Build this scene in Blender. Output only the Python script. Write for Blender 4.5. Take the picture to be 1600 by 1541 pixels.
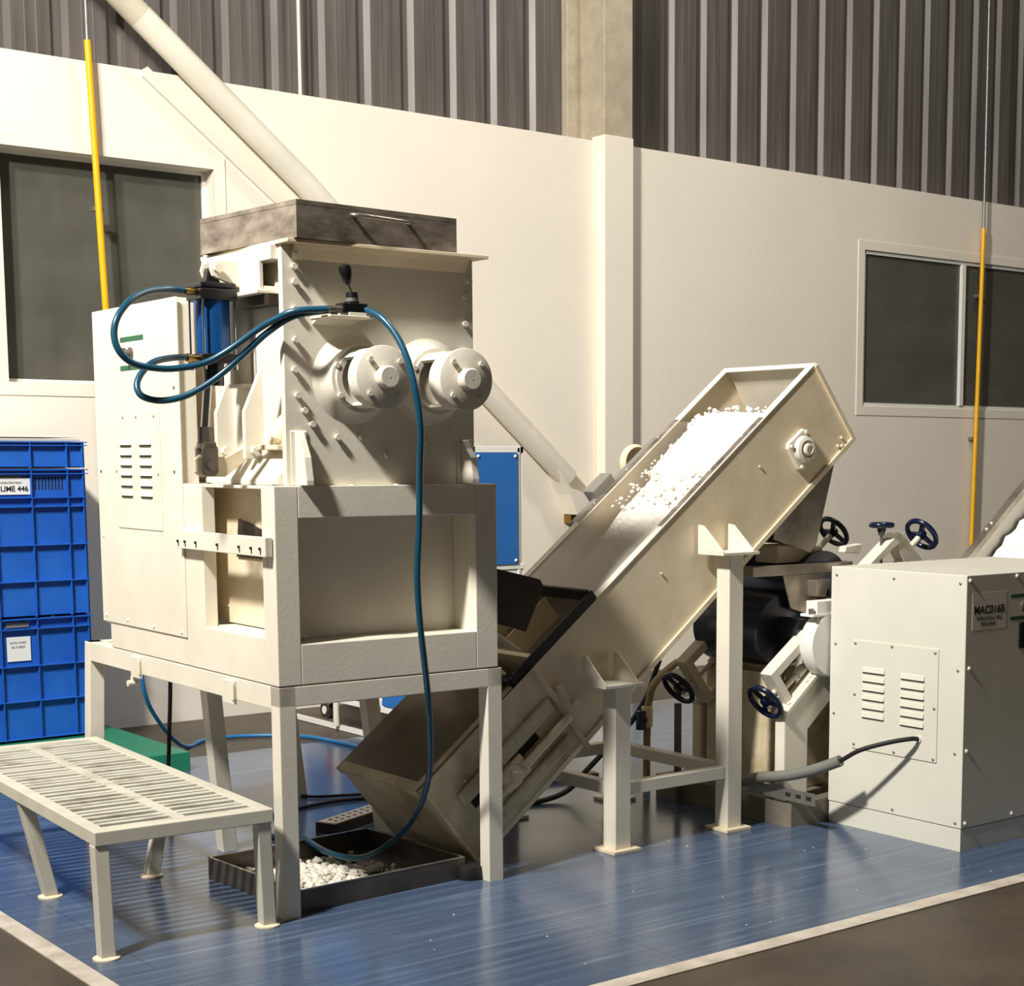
import bpy, math, random
from mathutils import Matrix, Vector
random.seed(7)
SC = bpy.context.scene
for o in list(bpy.data.objects):
    bpy.data.objects.remove(o)
COL = SC.collection

# ------------------------------------------------------------------ camera
YAW, PIT, ROL, FPX, CX, CY = 0.6864, 0.1219, 0.0003, 2545.2, 972.3, 1027.0
cd = bpy.data.cameras.new('camera')
cam = bpy.data.objects.new('camera', cd)
COL.objects.link(cam)
fw = Vector((math.sin(YAW) * math.cos(PIT), math.cos(YAW) * math.cos(PIT), -math.sin(PIT)))
rt = Vector((math.cos(YAW), -math.sin(YAW), 0))
up = rt.cross(fw)
rt, up = math.cos(ROL) * rt + math.sin(ROL) * up, -math.sin(ROL) * rt + math.cos(ROL) * up
mw = Matrix((rt, up, -fw)).transposed().to_4x4()
mw.translation = (0, 0, 1.55)
cam.matrix_world = mw
cd.sensor_fit = 'HORIZONTAL'
cd.sensor_width = 36.0
cd.lens = 36.0 * FPX / 1600.0
cd.shift_x = -(CX - 800.0) / 1600.0
cd.shift_y = (CY - 770.5) / 1600.0
cd.clip_end = 200
SC.camera = cam

# ------------------------------------------------------------------ world, lamps, exposure
W = bpy.data.worlds.new('world')
SC.world = W
W.use_nodes = True
bg = W.node_tree.nodes['Background']
bg.inputs[0].default_value = (1.0, 0.87, 0.72, 1)
bg.inputs[1].default_value = 0.07
SC.view_settings.view_transform = 'Standard'
SC.view_settings.look = 'None'
SC.view_settings.exposure = 0.06
SC.view_settings.gamma = 1.0
SC.view_settings.use_curve_mapping = False


def lamp(name, loc, target, size, power, color):
    l = bpy.data.lights.new(name, 'AREA')
    l.shape = 'DISK'
    l.size = size
    l.energy = power
    l.color = color
    o = bpy.data.objects.new(name, l)
    COL.objects.link(o)
    o.location = loc
    o.rotation_euler = (Vector(target) - Vector(loc)).to_track_quat('-Z', 'Y').to_euler()
    return o


lamp('high_bay_lamp_main', (-2.2, 3.55, 7.5), (3.5, 5.5, 1.0), 0.6, 770, (1.0, 0.965, 0.905))
l2 = lamp('pendant_lamp', (-0.58, 4.0, 5.7), (6.0, 7.5, 2.6), 0.4, 225, (1.0, 0.965, 0.905))
l2.data.spread = math.radians(110)
lamp('wall_fill_lamp', (7.6, 5.4, 8.8), (7.2, 9.0, 1.5), 0.8, 210, (1.0, 0.94, 0.85))  # unseen lamp, added to brighten the back wall

# ------------------------------------------------------------------ materials
def new_mat(name):
    m = bpy.data.materials.new(name)
    m.use_nodes = True
    nt = m.node_tree
    return m, nt, nt.nodes['Principled BSDF']


def srgb(r, g, b):
    def f(c):
        c /= 255.0
        return c / 12.92 if c <= 0.04045 else ((c + 0.055) / 1.055) ** 2.4
    return (f(r), f(g), f(b), 1)


def mat(name, col, rough=0.5, metal=0.0, var=0.06, scale=6.0, bump=0.0, stretch=(1, 1, 1), spec=0.5, col2=None, thr=None, bscale=None, rvar=0.0):
    """noise-modulated paint / metal / plastic"""
    m, nt, p = new_mat(name)
    N, L = nt.nodes, nt.links
    tc = N.new('ShaderNodeTexCoord')
    mp = N.new('ShaderNodeMapping')
    mp.inputs['Scale'].default_value = stretch
    L.new(tc.outputs['Object'], mp.inputs['Vector'])
    nz = N.new('ShaderNodeTexNoise')
    nz.inputs['Scale'].default_value = scale
    nz.inputs['Detail'].default_value = 6
    nz.inputs['Roughness'].default_value = 0.6
    L.new(mp.outputs[0], nz.inputs['Vector'])
    cr = N.new('ShaderNodeValToRGB')
    a = col2 if col2 else tuple(max(0, c * (1 - var * 2)) for c in col[:3]) + (1,)
    b = tuple(min(1, c * (1 + var)) for c in col[:3]) + (1,)
    cr.color_ramp.elements[0].color = a
    cr.color_ramp.elements[1].color = b
    lo, hi = thr if thr else (0.3, 0.7)
    cr.color_ramp.elements[0].position = lo
    cr.color_ramp.elements[1].position = hi
    L.new(nz.outputs[0], cr.inputs[0])
    L.new(cr.outputs[0], p.inputs['Base Color'])
    p.inputs['Roughness'].default_value = rough
    p.inputs['Metallic'].default_value = metal
    p.inputs['Specular IOR Level'].default_value = spec
    if rvar:
        mr = N.new('ShaderNodeMapRange')
        mr.inputs[3].default_value = max(0.02, rough - rvar)
        mr.inputs[4].default_value = rough + rvar
        L.new(nz.outputs[0], mr.inputs[0])
        L.new(mr.outputs[0], p.inputs['Roughness'])
    if bump:
        nb = N.new('ShaderNodeTexNoise')
        nb.inputs['Scale'].default_value = bscale or scale * 8
        nb.inputs['Detail'].default_value = 3
        L.new(mp.outputs[0], nb.inputs['Vector'])
        bm_ = N.new('ShaderNodeBump')
        bm_.inputs['Strength'].default_value = bump
        bm_.inputs['Distance'].default_value = 0.01
        L.new(nb.outputs[0], bm_.inputs['Height'])
        L.new(bm_.outputs[0], p.inputs['Normal'])
    return m


CREAM = mat('cream_enamel', srgb(224, 217, 200), 0.38, var=0.05, scale=3.0, bump=0.05, bscale=60)
CREAM2 = mat('warm_cream_enamel', srgb(226, 211, 182), 0.42, var=0.05, scale=5.0, bump=0.06, bscale=50, col2=srgb(214, 196, 162), thr=(0.25, 0.6))  # warmer tint has warm bounce light put into the colour
CREAMG = mat('mottled_cream_enamel', srgb(208, 196, 166), 0.5, var=0.12, scale=4.0, bump=0.08, bscale=50, col2=srgb(150, 132, 98), thr=(0.3, 0.62))  # cream mottled with darker brown
OFFWHITE = mat('offwhite_powder_coat', srgb(216, 213, 198), 0.42, var=0.03, scale=3.0, bump=0.04, bscale=90)
WHITE = mat('white_paint', srgb(232, 230, 222), 0.45, var=0.03)
BLUEPL = mat('blue_plastic', srgb(34, 100, 188), 0.42, var=0.05, scale=3.0, col2=srgb(24, 82, 172))
BLUEPANEL = mat('blue_panel_paint', srgb(38, 104, 176), 0.5, var=0.03)
NAVY = mat('navy_enamel', srgb(14, 22, 52), 0.22, var=0.08)
BLACK = mat('black_plastic', srgb(16, 16, 18), 0.35, var=0.1)
BLACKM = mat('black_anodised', srgb(14, 15, 20), 0.32, var=0.1)
RUBBER = mat('black_rubber', srgb(20, 18, 16), 0.6, var=0.2, scale=8)
DARKSTEEL = mat('dark_steel', srgb(62, 56, 50), 0.4, metal=0.5, var=0.2, scale=5, rvar=0.12)
BROWNSTEEL = mat('brown_steel', srgb(58, 48, 40), 0.45, metal=0.3, var=0.2, scale=5)
STEEL = mat('stainless_steel', srgb(186, 178, 166), 0.3, metal=0.75, var=0.1, scale=4, rvar=0.14, col2=srgb(128, 118, 106))
TRAYST = mat('smudged_stainless', srgb(190, 178, 164), 0.38, metal=0.65, var=0.1, scale=7, rvar=0.12, col2=srgb(104, 92, 82), stretch=(1, 1, 2.2))
CHROME = mat('chrome', srgb(190, 190, 190), 0.14, metal=1.0, var=0.05)
GREYM = mat('grey_cast_metal', srgb(120, 112, 102), 0.45, metal=0.6, var=0.12, scale=14)
ZINC = mat('galvanised_steel', srgb(150, 150, 144), 0.4, metal=0.7, var=0.12, scale=20)
BRASS = mat('brass', srgb(150, 124, 70), 0.3, metal=1.0, var=0.1)
CYLBLUE = mat('cylinder_blue', srgb(16, 76, 138), 0.3, metal=0.35, var=0.05)
HOSE = mat('teal_blue_hose', srgb(20, 70, 92), 0.3, var=0.08, scale=3)
HOSEB = mat('blue_hose', srgb(40, 110, 160), 0.35, var=0.05)
YELLOW = mat('yellow_paint', srgb(240, 178, 10), 0.4, var=0.05)
GREEN = mat('green_board', srgb(30, 122, 92), 0.45, var=0.08)
GREENS = mat('green_sticker', srgb(20, 96, 60), 0.5, var=0.04)
RED = mat('red_tape', srgb(190, 70, 50), 0.5)
GREYP = mat('grey_conduit', srgb(120, 118, 112), 0.5, var=0.06)
PAPER = mat('white_label', srgb(226, 226, 222), 0.6, var=0.02)
PAPERD = mat('clear_label', srgb(226, 222, 210), 0.35, var=0.02)
INK = mat('black_ink', srgb(30, 26, 24), 0.6, var=0.02)
DARK = mat('dark_gap', srgb(24, 20, 16), 0.8, var=0.1)
ROLL = mat('polished_dark_roll', srgb(72, 74, 82), 0.26, metal=0.7, var=0.1, scale=10)
POWDER = mat('white_soap_powder', srgb(244, 240, 230), 0.85, var=0.04, scale=30, bump=0.5, bscale=120)
CONC_PIL = mat('raw_concrete', srgb(176, 165, 142), 0.85, var=0.10, scale=7, bump=0.2, bscale=40)
GREYPAD = mat('grey_hood', srgb(150, 146, 138), 0.5, metal=0.4, var=0.06)


def wall_mat():
    m = mat('cream_wall_plaster', srgb(236, 227, 210), 0.75, var=0.025, scale=0.9, bump=0.12, bscale=24)
    return m


WALLM = wall_mat()


def clad_mat():
    m, nt, p = new_mat('corrugated_sheet_metal')
    N, L = nt.nodes, nt.links
    tc = N.new('ShaderNodeTexCoord')
    mp = N.new('ShaderNodeMapping')
    mp.inputs['Scale'].default_value = (7, 1, 0.4)
    L.new(tc.outputs['Object'], mp.inputs['Vector'])
    nz = N.new('ShaderNodeTexNoise')
    nz.inputs['Scale'].default_value = 2.2
    nz.inputs['Detail'].default_value = 5
    L.new(mp.outputs[0], nz.inputs['Vector'])
    cr = N.new('ShaderNodeValToRGB')
    cr.color_ramp.elements[0].color = srgb(92, 86, 82)
    cr.color_ramp.elements[1].color = srgb(116, 110, 106)
    cr.color_ramp.elements[0].position = 0.3
    cr.color_ramp.elements[1].position = 0.72
    L.new(nz.outputs[0], cr.inputs[0])
    L.new(cr.outputs[0], p.inputs['Base Color'])
    p.inputs['Metallic'].default_value = 0.35
    p.inputs['Roughness'].default_value = 0.48
    return m


CLAD = clad_mat()


def concrete_floor():
    m, nt, p = new_mat('worn_concrete_floor')
    N, L = nt.nodes, nt.links
    tc = N.new('ShaderNodeTexCoord')
    nz = N.new('ShaderNodeTexNoise')
    nz.inputs['Scale'].default_value = 1.6
    nz.inputs['Detail'].default_value = 10
    nz.inputs['Roughness'].default_value = 0.68
    L.new(tc.outputs['Object'], nz.inputs['Vector'])
    cr = N.new('ShaderNodeValToRGB')
    e = cr.color_ramp.elements
    e[0].color = srgb(46, 39, 31)
    e[0].position = 0.3
    e[1].color = srgb(90, 78, 61)
    e[1].position = 0.75
    L.new(nz.outputs[0], cr.inputs[0])
    L.new(cr.outputs[0], p.inputs['Base Color'])
    n2 = N.new('ShaderNodeTexNoise')
    n2.inputs['Scale'].default_value = 30
    L.new(tc.outputs['Object'], n2.inputs['Vector'])
    b = N.new('ShaderNodeBump')
    b.inputs['Strength'].default_value = 0.15
    b.inputs['Distance'].default_value = 0.01
    L.new(n2.outputs[0], b.inputs['Height'])
    L.new(b.outputs[0], p.inputs['Normal'])
    p.inputs['Roughness'].default_value = 0.5
    return m


def vinyl_floor():
    m, nt, p = new_mat('blue_streaked_vinyl')
    N, L = nt.nodes, nt.links
    tc = N.new('ShaderNodeTexCoord')
    mp = N.new('ShaderNodeMapping')
    mp.inputs['Scale'].default_value = (0.55, 13, 1)
    L.new(tc.outputs['Object'], mp.inputs['Vector'])
    nz = N.new('ShaderNodeTexNoise')
    nz.inputs['Scale'].default_value = 2.4
    nz.inputs['Detail'].default_value = 8
    nz.inputs['Roughness'].default_value = 0.62
    L.new(mp.outputs[0], nz.inputs['Vector'])
    cr = N.new('ShaderNodeValToRGB')
    e = cr.color_ramp.elements
    e[0].color = srgb(54, 67, 90)
    e[0].position = 0.24
    e[1].color = srgb(126, 142, 158)
    e[1].position = 0.86
    x = e.new(0.55)
    x.color = srgb(74, 91, 116)
    L.new(nz.outputs[0], cr.inputs[0])
    # grey dust and spilled material trodden around the machines
    pos = N.new('ShaderNodeVectorMath')
    pos.operation = 'DISTANCE'
    sep = N.new('ShaderNodeMapping')
    sep.inputs['Scale'].default_value = (0.85, 1.15, 0)
    L.new(tc.outputs['Object'], sep.inputs['Vector'])
    L.new(sep.outputs[0], pos.inputs[0])
    pos.inputs[1].default_value = (3.95 * 0.85, 5.45 * 1.15, 0)
    n2 = N.new('ShaderNodeTexNoise')
    n2.inputs['Scale'].default_value = 2.2
    n2.inputs['Detail'].default_value = 7
    L.new(tc.outputs['Object'], n2.inputs['Vector'])
    ad = N.new('ShaderNodeMath')
    ad.operation = 'MULTIPLY_ADD'
    L.new(n2.outputs[0], ad.inputs[0])
    ad.inputs[1].default_value = 1.5
    L.new(pos.outputs['Value'], ad.inputs[2])
    mr = N.new('ShaderNodeMapRange')
    mr.inputs[1].default_value = 1.15
    mr.inputs[2].default_value = 1.75
    mr.inputs[3].default_value = 0.85
    mr.inputs[4].default_value = 0.0
    L.new(ad.outputs[0], mr.inputs[0])
    mx = N.new('ShaderNodeMix')
    mx.data_type = 'RGBA'
    L.new(mr.outputs[0], mx.inputs[0])
    L.new(cr.outputs[0], mx.inputs[6])
    mx.inputs[7].default_value = srgb(108, 100, 92)
    # sheet joints
    br = N.new('ShaderNodeTexBrick')
    br.inputs['Scale'].default_value = 1.0
    br.inputs['Mortar Size'].default_value = 0.0025
    br.inputs['Brick Width'].default_value = 2.6
    br.inputs['Row Height'].default_value = 1.15
    br.inputs['Color1'].default_value = (1, 1, 1, 1)
    br.inputs['Color2'].default_value = (1, 1, 1, 1)
    br.inputs['Mortar'].default_value = (0.55, 0.55, 0.55, 1)
    L.new(tc.outputs['Object'], br.inputs['Vector'])
    mu = N.new('ShaderNodeMix')
    mu.data_type = 'RGBA'
    mu.blend_type = 'MULTIPLY'
    mu.inputs[0].default_value = 1
    L.new(mx.outputs[2], mu.inputs[6])
    L.new(br.outputs[0], mu.inputs[7])
    L.new(mu.outputs[2], p.inputs['Base Color'])
    r = N.new('ShaderNodeMapRange')
    r.inputs[3].default_value = 0.10
    r.inputs[4].default_value = 0.30
    p.inputs['Specular IOR Level'].default_value = 0.75
    L.new(n2.outputs[0], r.inputs[0])
    L.new(r.outputs[0], p.inputs['Roughness'])
    return m


def glass_mat(name, tint, alpha, rough=0.08, col=srgb(178, 170, 156)):
    m = bpy.data.materials.new(name)
    m.use_nodes = True
    nt = m.node_tree
    N, L = nt.nodes, nt.links
    for n in list(N):
        N.remove(n)
    out = N.new('ShaderNodeOutputMaterial')
    tr = N.new('ShaderNodeBsdfTransparent')
    tr.inputs[0].default_value = tint
    pr = N.new('ShaderNodeBsdfPrincipled')
    pr.inputs['Base Color'].default_value = col
    pr.inputs['Roughness'].default_value = rough
    nz = N.new('ShaderNodeTexNoise')
    nz.inputs['Scale'].default_value = 5
    nz.inputs['Detail'].default_value = 6
    mr = N.new('ShaderNodeMapRange')
    mr.inputs[3].default_value = alpha * 0.5
    mr.inputs[4].default_value = min(1, alpha * 1.5)
    L.new(nz.outputs[0], mr.inputs[0])
    mx = N.new('ShaderNodeMixShader')
    L.new(mr.outputs[0], mx.inputs[0])
    L.new(tr.outputs[0], mx.inputs[1])
    L.new(pr.outputs[0], mx.inputs[2])
    L.new(mx.outputs[0], out.inputs[0])
    return m


def dusty_acrylic():
    m = glass_mat('scuffed_acrylic', (0.995, 0.99, 0.985, 1), 0.10, 0.3, srgb(186, 178, 164))
    nt = m.node_tree
    N, L = nt.nodes, nt.links
    mx = [n for n in N if n.type == 'MIX_SHADER'][0]
    old = mx.inputs[0].links[0].from_socket
    tc = N.new('ShaderNodeTexCoord')
    sp = N.new('ShaderNodeSeparateXYZ')
    L.new(tc.outputs['Object'], sp.inputs[0])
    nz = N.new('ShaderNodeTexNoise')
    nz.inputs['Scale'].default_value = 3.5
    nz.inputs['Detail'].default_value = 7
    L.new(tc.outputs['Object'], nz.inputs['Vector'])
    ma = N.new('ShaderNodeMath')
    ma.operation = 'MULTIPLY_ADD'
    L.new(nz.outputs[0], ma.inputs[0])
    ma.inputs[1].default_value = 0.35
    L.new(sp.outputs['X'], ma.inputs[2])
    mr = N.new('ShaderNodeMapRange')
    mr.inputs[1].default_value = 0.90
    mr.inputs[2].default_value = 1.22
    mr.inputs[3].default_value = 0.80
    mr.inputs[4].default_value = 0.0
    L.new(ma.outputs[0], mr.inputs[0])
    mxx = N.new('ShaderNodeMath')
    mxx.operation = 'MAXIMUM'
    L.new(old, mxx.inputs[0])
    L.new(mr.outputs[0], mxx.inputs[1])
    L.new(mxx.outputs[0], mx.inputs[0])
    return m


PLEXI = dusty_acrylic()
PANE = glass_mat('window_pane_glass', (0.62, 0.64, 0.6, 1), 0.55, 0.15, srgb(112, 110, 100))


def blind_mat():
    m, nt, p = new_mat('dark_blind')
    N, L = nt.nodes, nt.links
    tc = N.new('ShaderNodeTexCoord')
    wv = N.new('ShaderNodeTexWave')
    wv.bands_direction = 'Z'
    wv.inputs['Scale'].default_value = 1.1
    wv.inputs['Distortion'].default_value = 1.2
    wv.inputs['Detail'].default_value = 2
    wv.inputs['Detail Scale'].default_value = 0.8
    L.new(tc.outputs['Object'], wv.inputs['Vector'])
    cr = N.new('ShaderNodeValToRGB')
    cr.color_ramp.elements[0].color = srgb(70, 69, 62)
    cr.color_ramp.elements[1].color = srgb(92, 90, 84)
    L.new(wv.outputs[0], cr.inputs[0])
    L.new(cr.outputs[0], p.inputs['Base Color'])
    p.inputs['Roughness'].default_value = 0.6
    return m


BLIND = blind_mat()

# ------------------------------------------------------------------ mesh builder
I4 = Matrix.Identity(4)


def frame(ox, oy, oz, ang=0.0):
    return Matrix.Translation((ox, oy, oz)) @ Matrix.Rotation(ang, 4, 'Z')


def axis_frame(o, z, x=None):
    """matrix with local Z along z at origin o"""
    z = Vector(z).normalized()
    x = Vector(x) if x is not None else (Vector((0, 0, 1)) if abs(z.z) < 0.9 else Vector((1, 0, 0)))
    y = z.cross(x).normalized()
    x = y.cross(z).normalized()
    m = Matrix((x, y, z)).transposed().to_4x4()
    m.translation = Vector(o)
    return m


class MB:
    def __init__(s, F=I4):
        s.v, s.f, s.m, s.F, s.mi, s.sm = [], [], [], F, 0, []

    def add(s, vs, fs, T=I4, smooth=False):
        b = len(s.v)
        A = s.F @ T
        s.v += [A @ Vector(v) for v in vs]
        for f in fs:
            s.f.append([b + i for i in f])
            s.m.append(s.mi)
            s.sm.append(smooth)
        return s

    def box(s, x0, x1, y0, y1, z0, z1, T=I4):
        vs = [(x, y, z) for x in (x0, x1) for y in (y0, y1) for z in (z0, z1)]
        fs = [(0, 1, 3, 2), (4, 6, 7, 5), (0, 4, 5, 1), (2, 3, 7, 6), (0, 2, 6, 4), (1, 5, 7, 3)]
        return s.add(vs, fs, T)

    def prism(s, pts, ax, a, b, T=I4):
        """polygon pts (2d) extruded along axis ax (0,1,2) from a to b; pts are the other two coordinates in order"""
        n = len(pts)
        def mk(p, c):
            l = list(p)
            l.insert(ax, c)
            return tuple(l)
        vs = [mk(p, a) for p in pts] + [mk(p, b) for p in pts]
        area = sum(pts[i][0] * pts[(i + 1) % n][1] - pts[(i + 1) % n][0] * pts[i][1] for i in range(n))
        ccw = area > 0
        if ax == 1:
            ccw = not ccw
        if b < a:
            ccw = not ccw
        lo = list(range(n))
        hi = list(range(n, 2 * n))
        fs = [lo[::-1] if ccw else lo, hi if ccw else hi[::-1]]
        for i in range(n):
            j = (i + 1) % n
            q = (i, j, n + j, n + i)
            fs.append(q if ccw else q[::-1])
        return s.add(vs, fs, T)

    def cyl(s, p0, p1, r0, r1=None, seg=24, caps=True, T=I4):
        p0, p1 = Vector(p0), Vector(p1)
        r1 = r0 if r1 is None else r1
        A = axis_frame(p0, p1 - p0)
        h = (p1 - p0).length
        vs = []
        for k, (r, z) in enumerate(((r0, 0), (r1, h))):
            for i in range(seg):
                a = 2 * math.pi * i / seg
                vs.append(A @ Vector((r * math.cos(a), r * math.sin(a), z)))
        fs = [(i, (i + 1) % seg, seg + (i + 1) % seg, seg + i) for i in range(seg)]
        s.add(vs, fs, T, True)
        if caps:
            s.add(vs, [list(range(seg))[::-1], list(range(seg, 2 * seg))], T)
        return s

    def lathe(s, prof, o, z, seg=28, T=I4, a0=0.0, a1=2 * math.pi):
        """profile [(r,h)...] around axis z from origin o"""
        A = axis_frame(o, z)
        full = abs(a1 - a0 - 2 * math.pi) < 1e-6
        n = seg if full else seg + 1
        def d(k):
            return math.atan2(prof[k + 1][1] - prof[k][1], prof[k + 1][0] - prof[k][0])
        runs, cur = [], [prof[0], prof[1]]
        for k in range(1, len(prof) - 1):
            t_ = abs((d(k) - d(k - 1) + math.pi) % (2 * math.pi) - math.pi)
            if t_ > math.radians(42):
                runs.append(cur)
                cur = [prof[k]]
            cur.append(prof[k + 1])
        runs.append(cur)
        for run in runs:
            vs, fs = [], []
            for r, h in run:
                for i in range(n):
                    a = a0 + (a1 - a0) * i / seg
                    vs.append(A @ Vector((r * math.cos(a), r * math.sin(a), h)))
            for k in range(len(run) - 1):
                for i in range(n if full else n - 1):
                    j = (i + 1) % n
                    fs.append((k * n + i, k * n + j, (k + 1) * n + j, (k + 1) * n + i))
            s.add(vs, fs, T, True)
        return s

    def tube(s, pts, r, seg=12, T=I4, closed=False, caps=True):
        P = [Vector(p) for p in pts]
        n = len(P)
        vs, ref = [], None
        for i in range(n):
            if closed:
                t = (P[(i + 1) % n] - P[i - 1]).normalized()
            else:
                t = (P[min(i + 1, n - 1)] - P[max(i - 1, 0)]).normalized()
            if ref is None:
                ref = Vector((0, 0, 1)) if abs(t.z) < 0.9 else Vector((1, 0, 0))
            u = (ref - t * ref.dot(t)).normalized()
            ref = u
            w = t.cross(u)
            for k in range(seg):
                a = 2 * math.pi * k / seg
                vs.append(P[i] + (u * math.cos(a) + w * math.sin(a)) * r)
        fs = []
        for i in range(n if closed else n - 1):
            j = (i + 1) % n
            for k in range(seg):
                l = (k + 1) % seg
                fs.append((i * seg + k, i * seg + l, j * seg + l, j * seg + k))
        s.add(vs, fs, T, True)
        if caps and not closed:
            s.add(vs, [list(range(seg))[::-1], list(range((n - 1) * seg, n * seg))], T)
        return s

    def plate_hole(s, x0, x1, z0, z1, hx0, hx1, hz0, hz1, y0, y1, T=I4):
        """rectangular ring in the XZ plane, thickness y0..y1"""
        s.box(x0, hx0, y0, y1, z0, z1, T)
        s.box(hx1, x1, y0, y1, z0, z1, T)
        s.box(hx0, hx1, y0, y1, z0, hz0, T)
        s.box(hx0, hx1, y0, y1, hz1, z1, T)
        return s

    def lump(s, c, r, T=I4, flat=0.7):
        t = (1 + 5 ** .5) / 2
        vs = [(-1, t, 0), (1, t, 0), (-1, -t, 0), (1, -t, 0), (0, -1, t), (0, 1, t), (0, -1, -t), (0, 1, -t), (t, 0, -1), (t, 0, 1), (-t, 0, -1), (-t, 0, 1)]
        fs = [(0, 11, 5), (0, 5, 1), (0, 1, 7), (0, 7, 10), (0, 10, 11), (1, 5, 9), (5, 11, 4), (11, 10, 2), (10, 7, 6), (7, 1, 8),
              (3, 9, 4), (3, 4, 2), (3, 2, 6), (3, 6, 8), (3, 8, 9), (4, 9, 5), (2, 4, 11), (6, 2, 10), (8, 6, 7), (9, 8, 1)]
        out = []
        for v in vs:
            k = r / 1.9 * random.uniform(0.65, 1.3)
            out.append((c[0] + v[0] * k, c[1] + v[1] * k, c[2] + v[2] * k * flat))
        return s.add(out, fs, T)


WM = {}   # world matrices


def setp(o, label=None, cat=None, group=None, kind=None):
    if label:
        o['label'] = label
    if cat:
        o['category'] = cat
    if group:
        o['group'] = group
    if kind:
        o['kind'] = kind
    return o


def thing(name, label, cat, loc=(0, 0, 0), ang=0.0, group=None):
    o = bpy.data.objects.new(name, None)
    o.empty_display_size = 0.1
    COL.objects.link(o)
    o.location = loc
    o.rotation_euler = (0, 0, ang)
    WM[o.name] = Matrix.Translation(loc) @ Matrix.Rotation(ang, 4, 'Z')
    return setp(o, label, cat, group)


def build(name, mb, mats, parent=None, bevel=0.0, label=None, cat=None, group=None, kind=None, base=None, smooth_all=False):
    """link the builder's geometry as ONE mesh object"""
    if not isinstance(mats, (list, tuple)):
        mats = [mats]
    if parent is not None:
        R = WM[parent.name]
    elif base is not None:
        R = Matrix.Translation(base)
    else:
        xs = [v.x for v in mb.v]
        ys = [v.y for v in mb.v]
        zs = [v.z for v in mb.v]
        R = Matrix.Translation(((min(xs) + max(xs)) / 2, (min(ys) + max(ys)) / 2, min(zs)))
    Ri = R.inverted()
    me = bpy.data.meshes.new(name)
    me.from_pydata([Ri @ v for v in mb.v], [], mb.f)
    for m in mats:
        me.materials.append(m)
    me.polygons.foreach_set('material_index', mb.m)
    me.polygons.foreach_set('use_smooth', [True] * len(mb.f) if smooth_all else mb.sm)
    me.update()
    o = bpy.data.objects.new(name, me)
    COL.objects.link(o)
    if parent is not None:
        o.parent = parent
    else:
        o.matrix_world = R
    WM[o.name] = R.copy()
    if bevel:
        b = o.modifiers.new('bevel', 'BEVEL')
        b.width = bevel
        b.segments = 2
        b.limit_method = 'ANGLE'
        b.angle_limit = math.radians(40)
        b.harden_normals = False
    return setp(o, label, cat, group, kind)


def clone_part(src, parent, M_world, name=None):
    """a copy of a part that shares its mesh, placed by a world matrix"""
    c = src.copy()
    COL.objects.link(c)
    c.parent = parent
    c.matrix_local = WM[parent.name].inverted() @ M_world
    WM[c.name] = M_world.copy()
    return c


def proto_mesh(name, mb, mats):
    me = bpy.data.meshes.new(name)
    me.from_pydata([tuple(v) for v in mb.v], [], mb.f)
    for m in (mats if isinstance(mats, (list, tuple)) else [mats]):
        me.materials.append(m)
    me.polygons.foreach_set('material_index', mb.m)
    me.polygons.foreach_set('use_smooth', mb.sm)
    me.update()
    return me


def put(name, me, parent, M_world):
    o = bpy.data.objects.new(name, me)
    COL.objects.link(o)
    o.parent = parent
    o.matrix_local = WM[parent.name].inverted() @ M_world
    WM[o.name] = M_world.copy()
    return o


def hexbolt(r=0.011, h=0.009, shank=0.007):
    b = MB()
    b.cyl((0, 0, 0), (0, 0, shank), r * 0.8, seg=12)
    b.cyl((0, 0, shank), (0, 0, shank + h), r, seg=6)
    return b


ME_BOLT = proto_mesh('bolt', hexbolt(), CREAM)
sb = MB()
sb.lathe([(0.0065, 0), (0.006, 0.003), (0.003, 0.0052), (0.0, 0.0055)], (0, 0, 0), (0, 0, 1), seg=10)
ME_SCREW = proto_mesh('screw', sb, WHITE)
ME_SCREWZ = proto_mesh('screw_zinc', sb, ZINC)


def text_mesh(s, size, F, name, parent, m, align='CENTER', squeeze=1.0, bold=0.0):
    """lettering lying in F's XY plane"""
    cu = bpy.data.curves.new(name, 'FONT')
    cu.body = s
    cu.size = size
    cu.align_x = align
    cu.extrude = 0.0003
    cu.offset = bold
    tmp = bpy.data.objects.new('tmp', cu)
    COL.objects.link(tmp)
    bpy.context.view_layer.update()
    dg = bpy.context.evaluated_depsgraph_get()
    me = bpy.data.meshes.new_from_object(tmp.evaluated_get(dg))
    bpy.data.objects.remove(tmp)
    me.materials.clear()
    me.materials.append(m)
    me.name = name
    o = bpy.data.objects.new(name, me)
    COL.objects.link(o)
    o.parent = parent
    M = F @ Matrix.Diagonal((squeeze, 1, 1, 1))
    o.matrix_local = WM[parent.name].inverted() @ M
    return o


def front_txt(x, y, z):      # text plane facing -Y
    return Matrix.Translation((x, y, z)) @ Matrix.Rotation(math.pi / 2, 4, 'X')


# ================================================================== THE SETTING
WY = 9.01
mb = MB()
mb.box(-14, 26, -12, 9.0, -0.12, 0.0)
build('floor', mb, concrete_floor(), kind='structure')
mb = MB()
mb.box(1.80, 12.5, 3.66, 7.86, 0.0, 0.003)
build('trim_1', mb, vinyl_floor(), kind='structure')
TAPE = mat('white_floor_tape', srgb(196, 186, 172), 0.45, var=0.10, scale=9, col2=srgb(150, 138, 122), thr=(0.2, 0.6))
mb = MB()
mb.box(1.74, 12.5, 3.585, 3.66, 0.0, 0.004)
build('trim_2', mb, TAPE, kind='structure')
mb = MB()
mb.box(1.735, 1.80, 3.66, 7.86, 0.0, 0.004)
build('trim_3', mb, TAPE, kind='structure')

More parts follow.
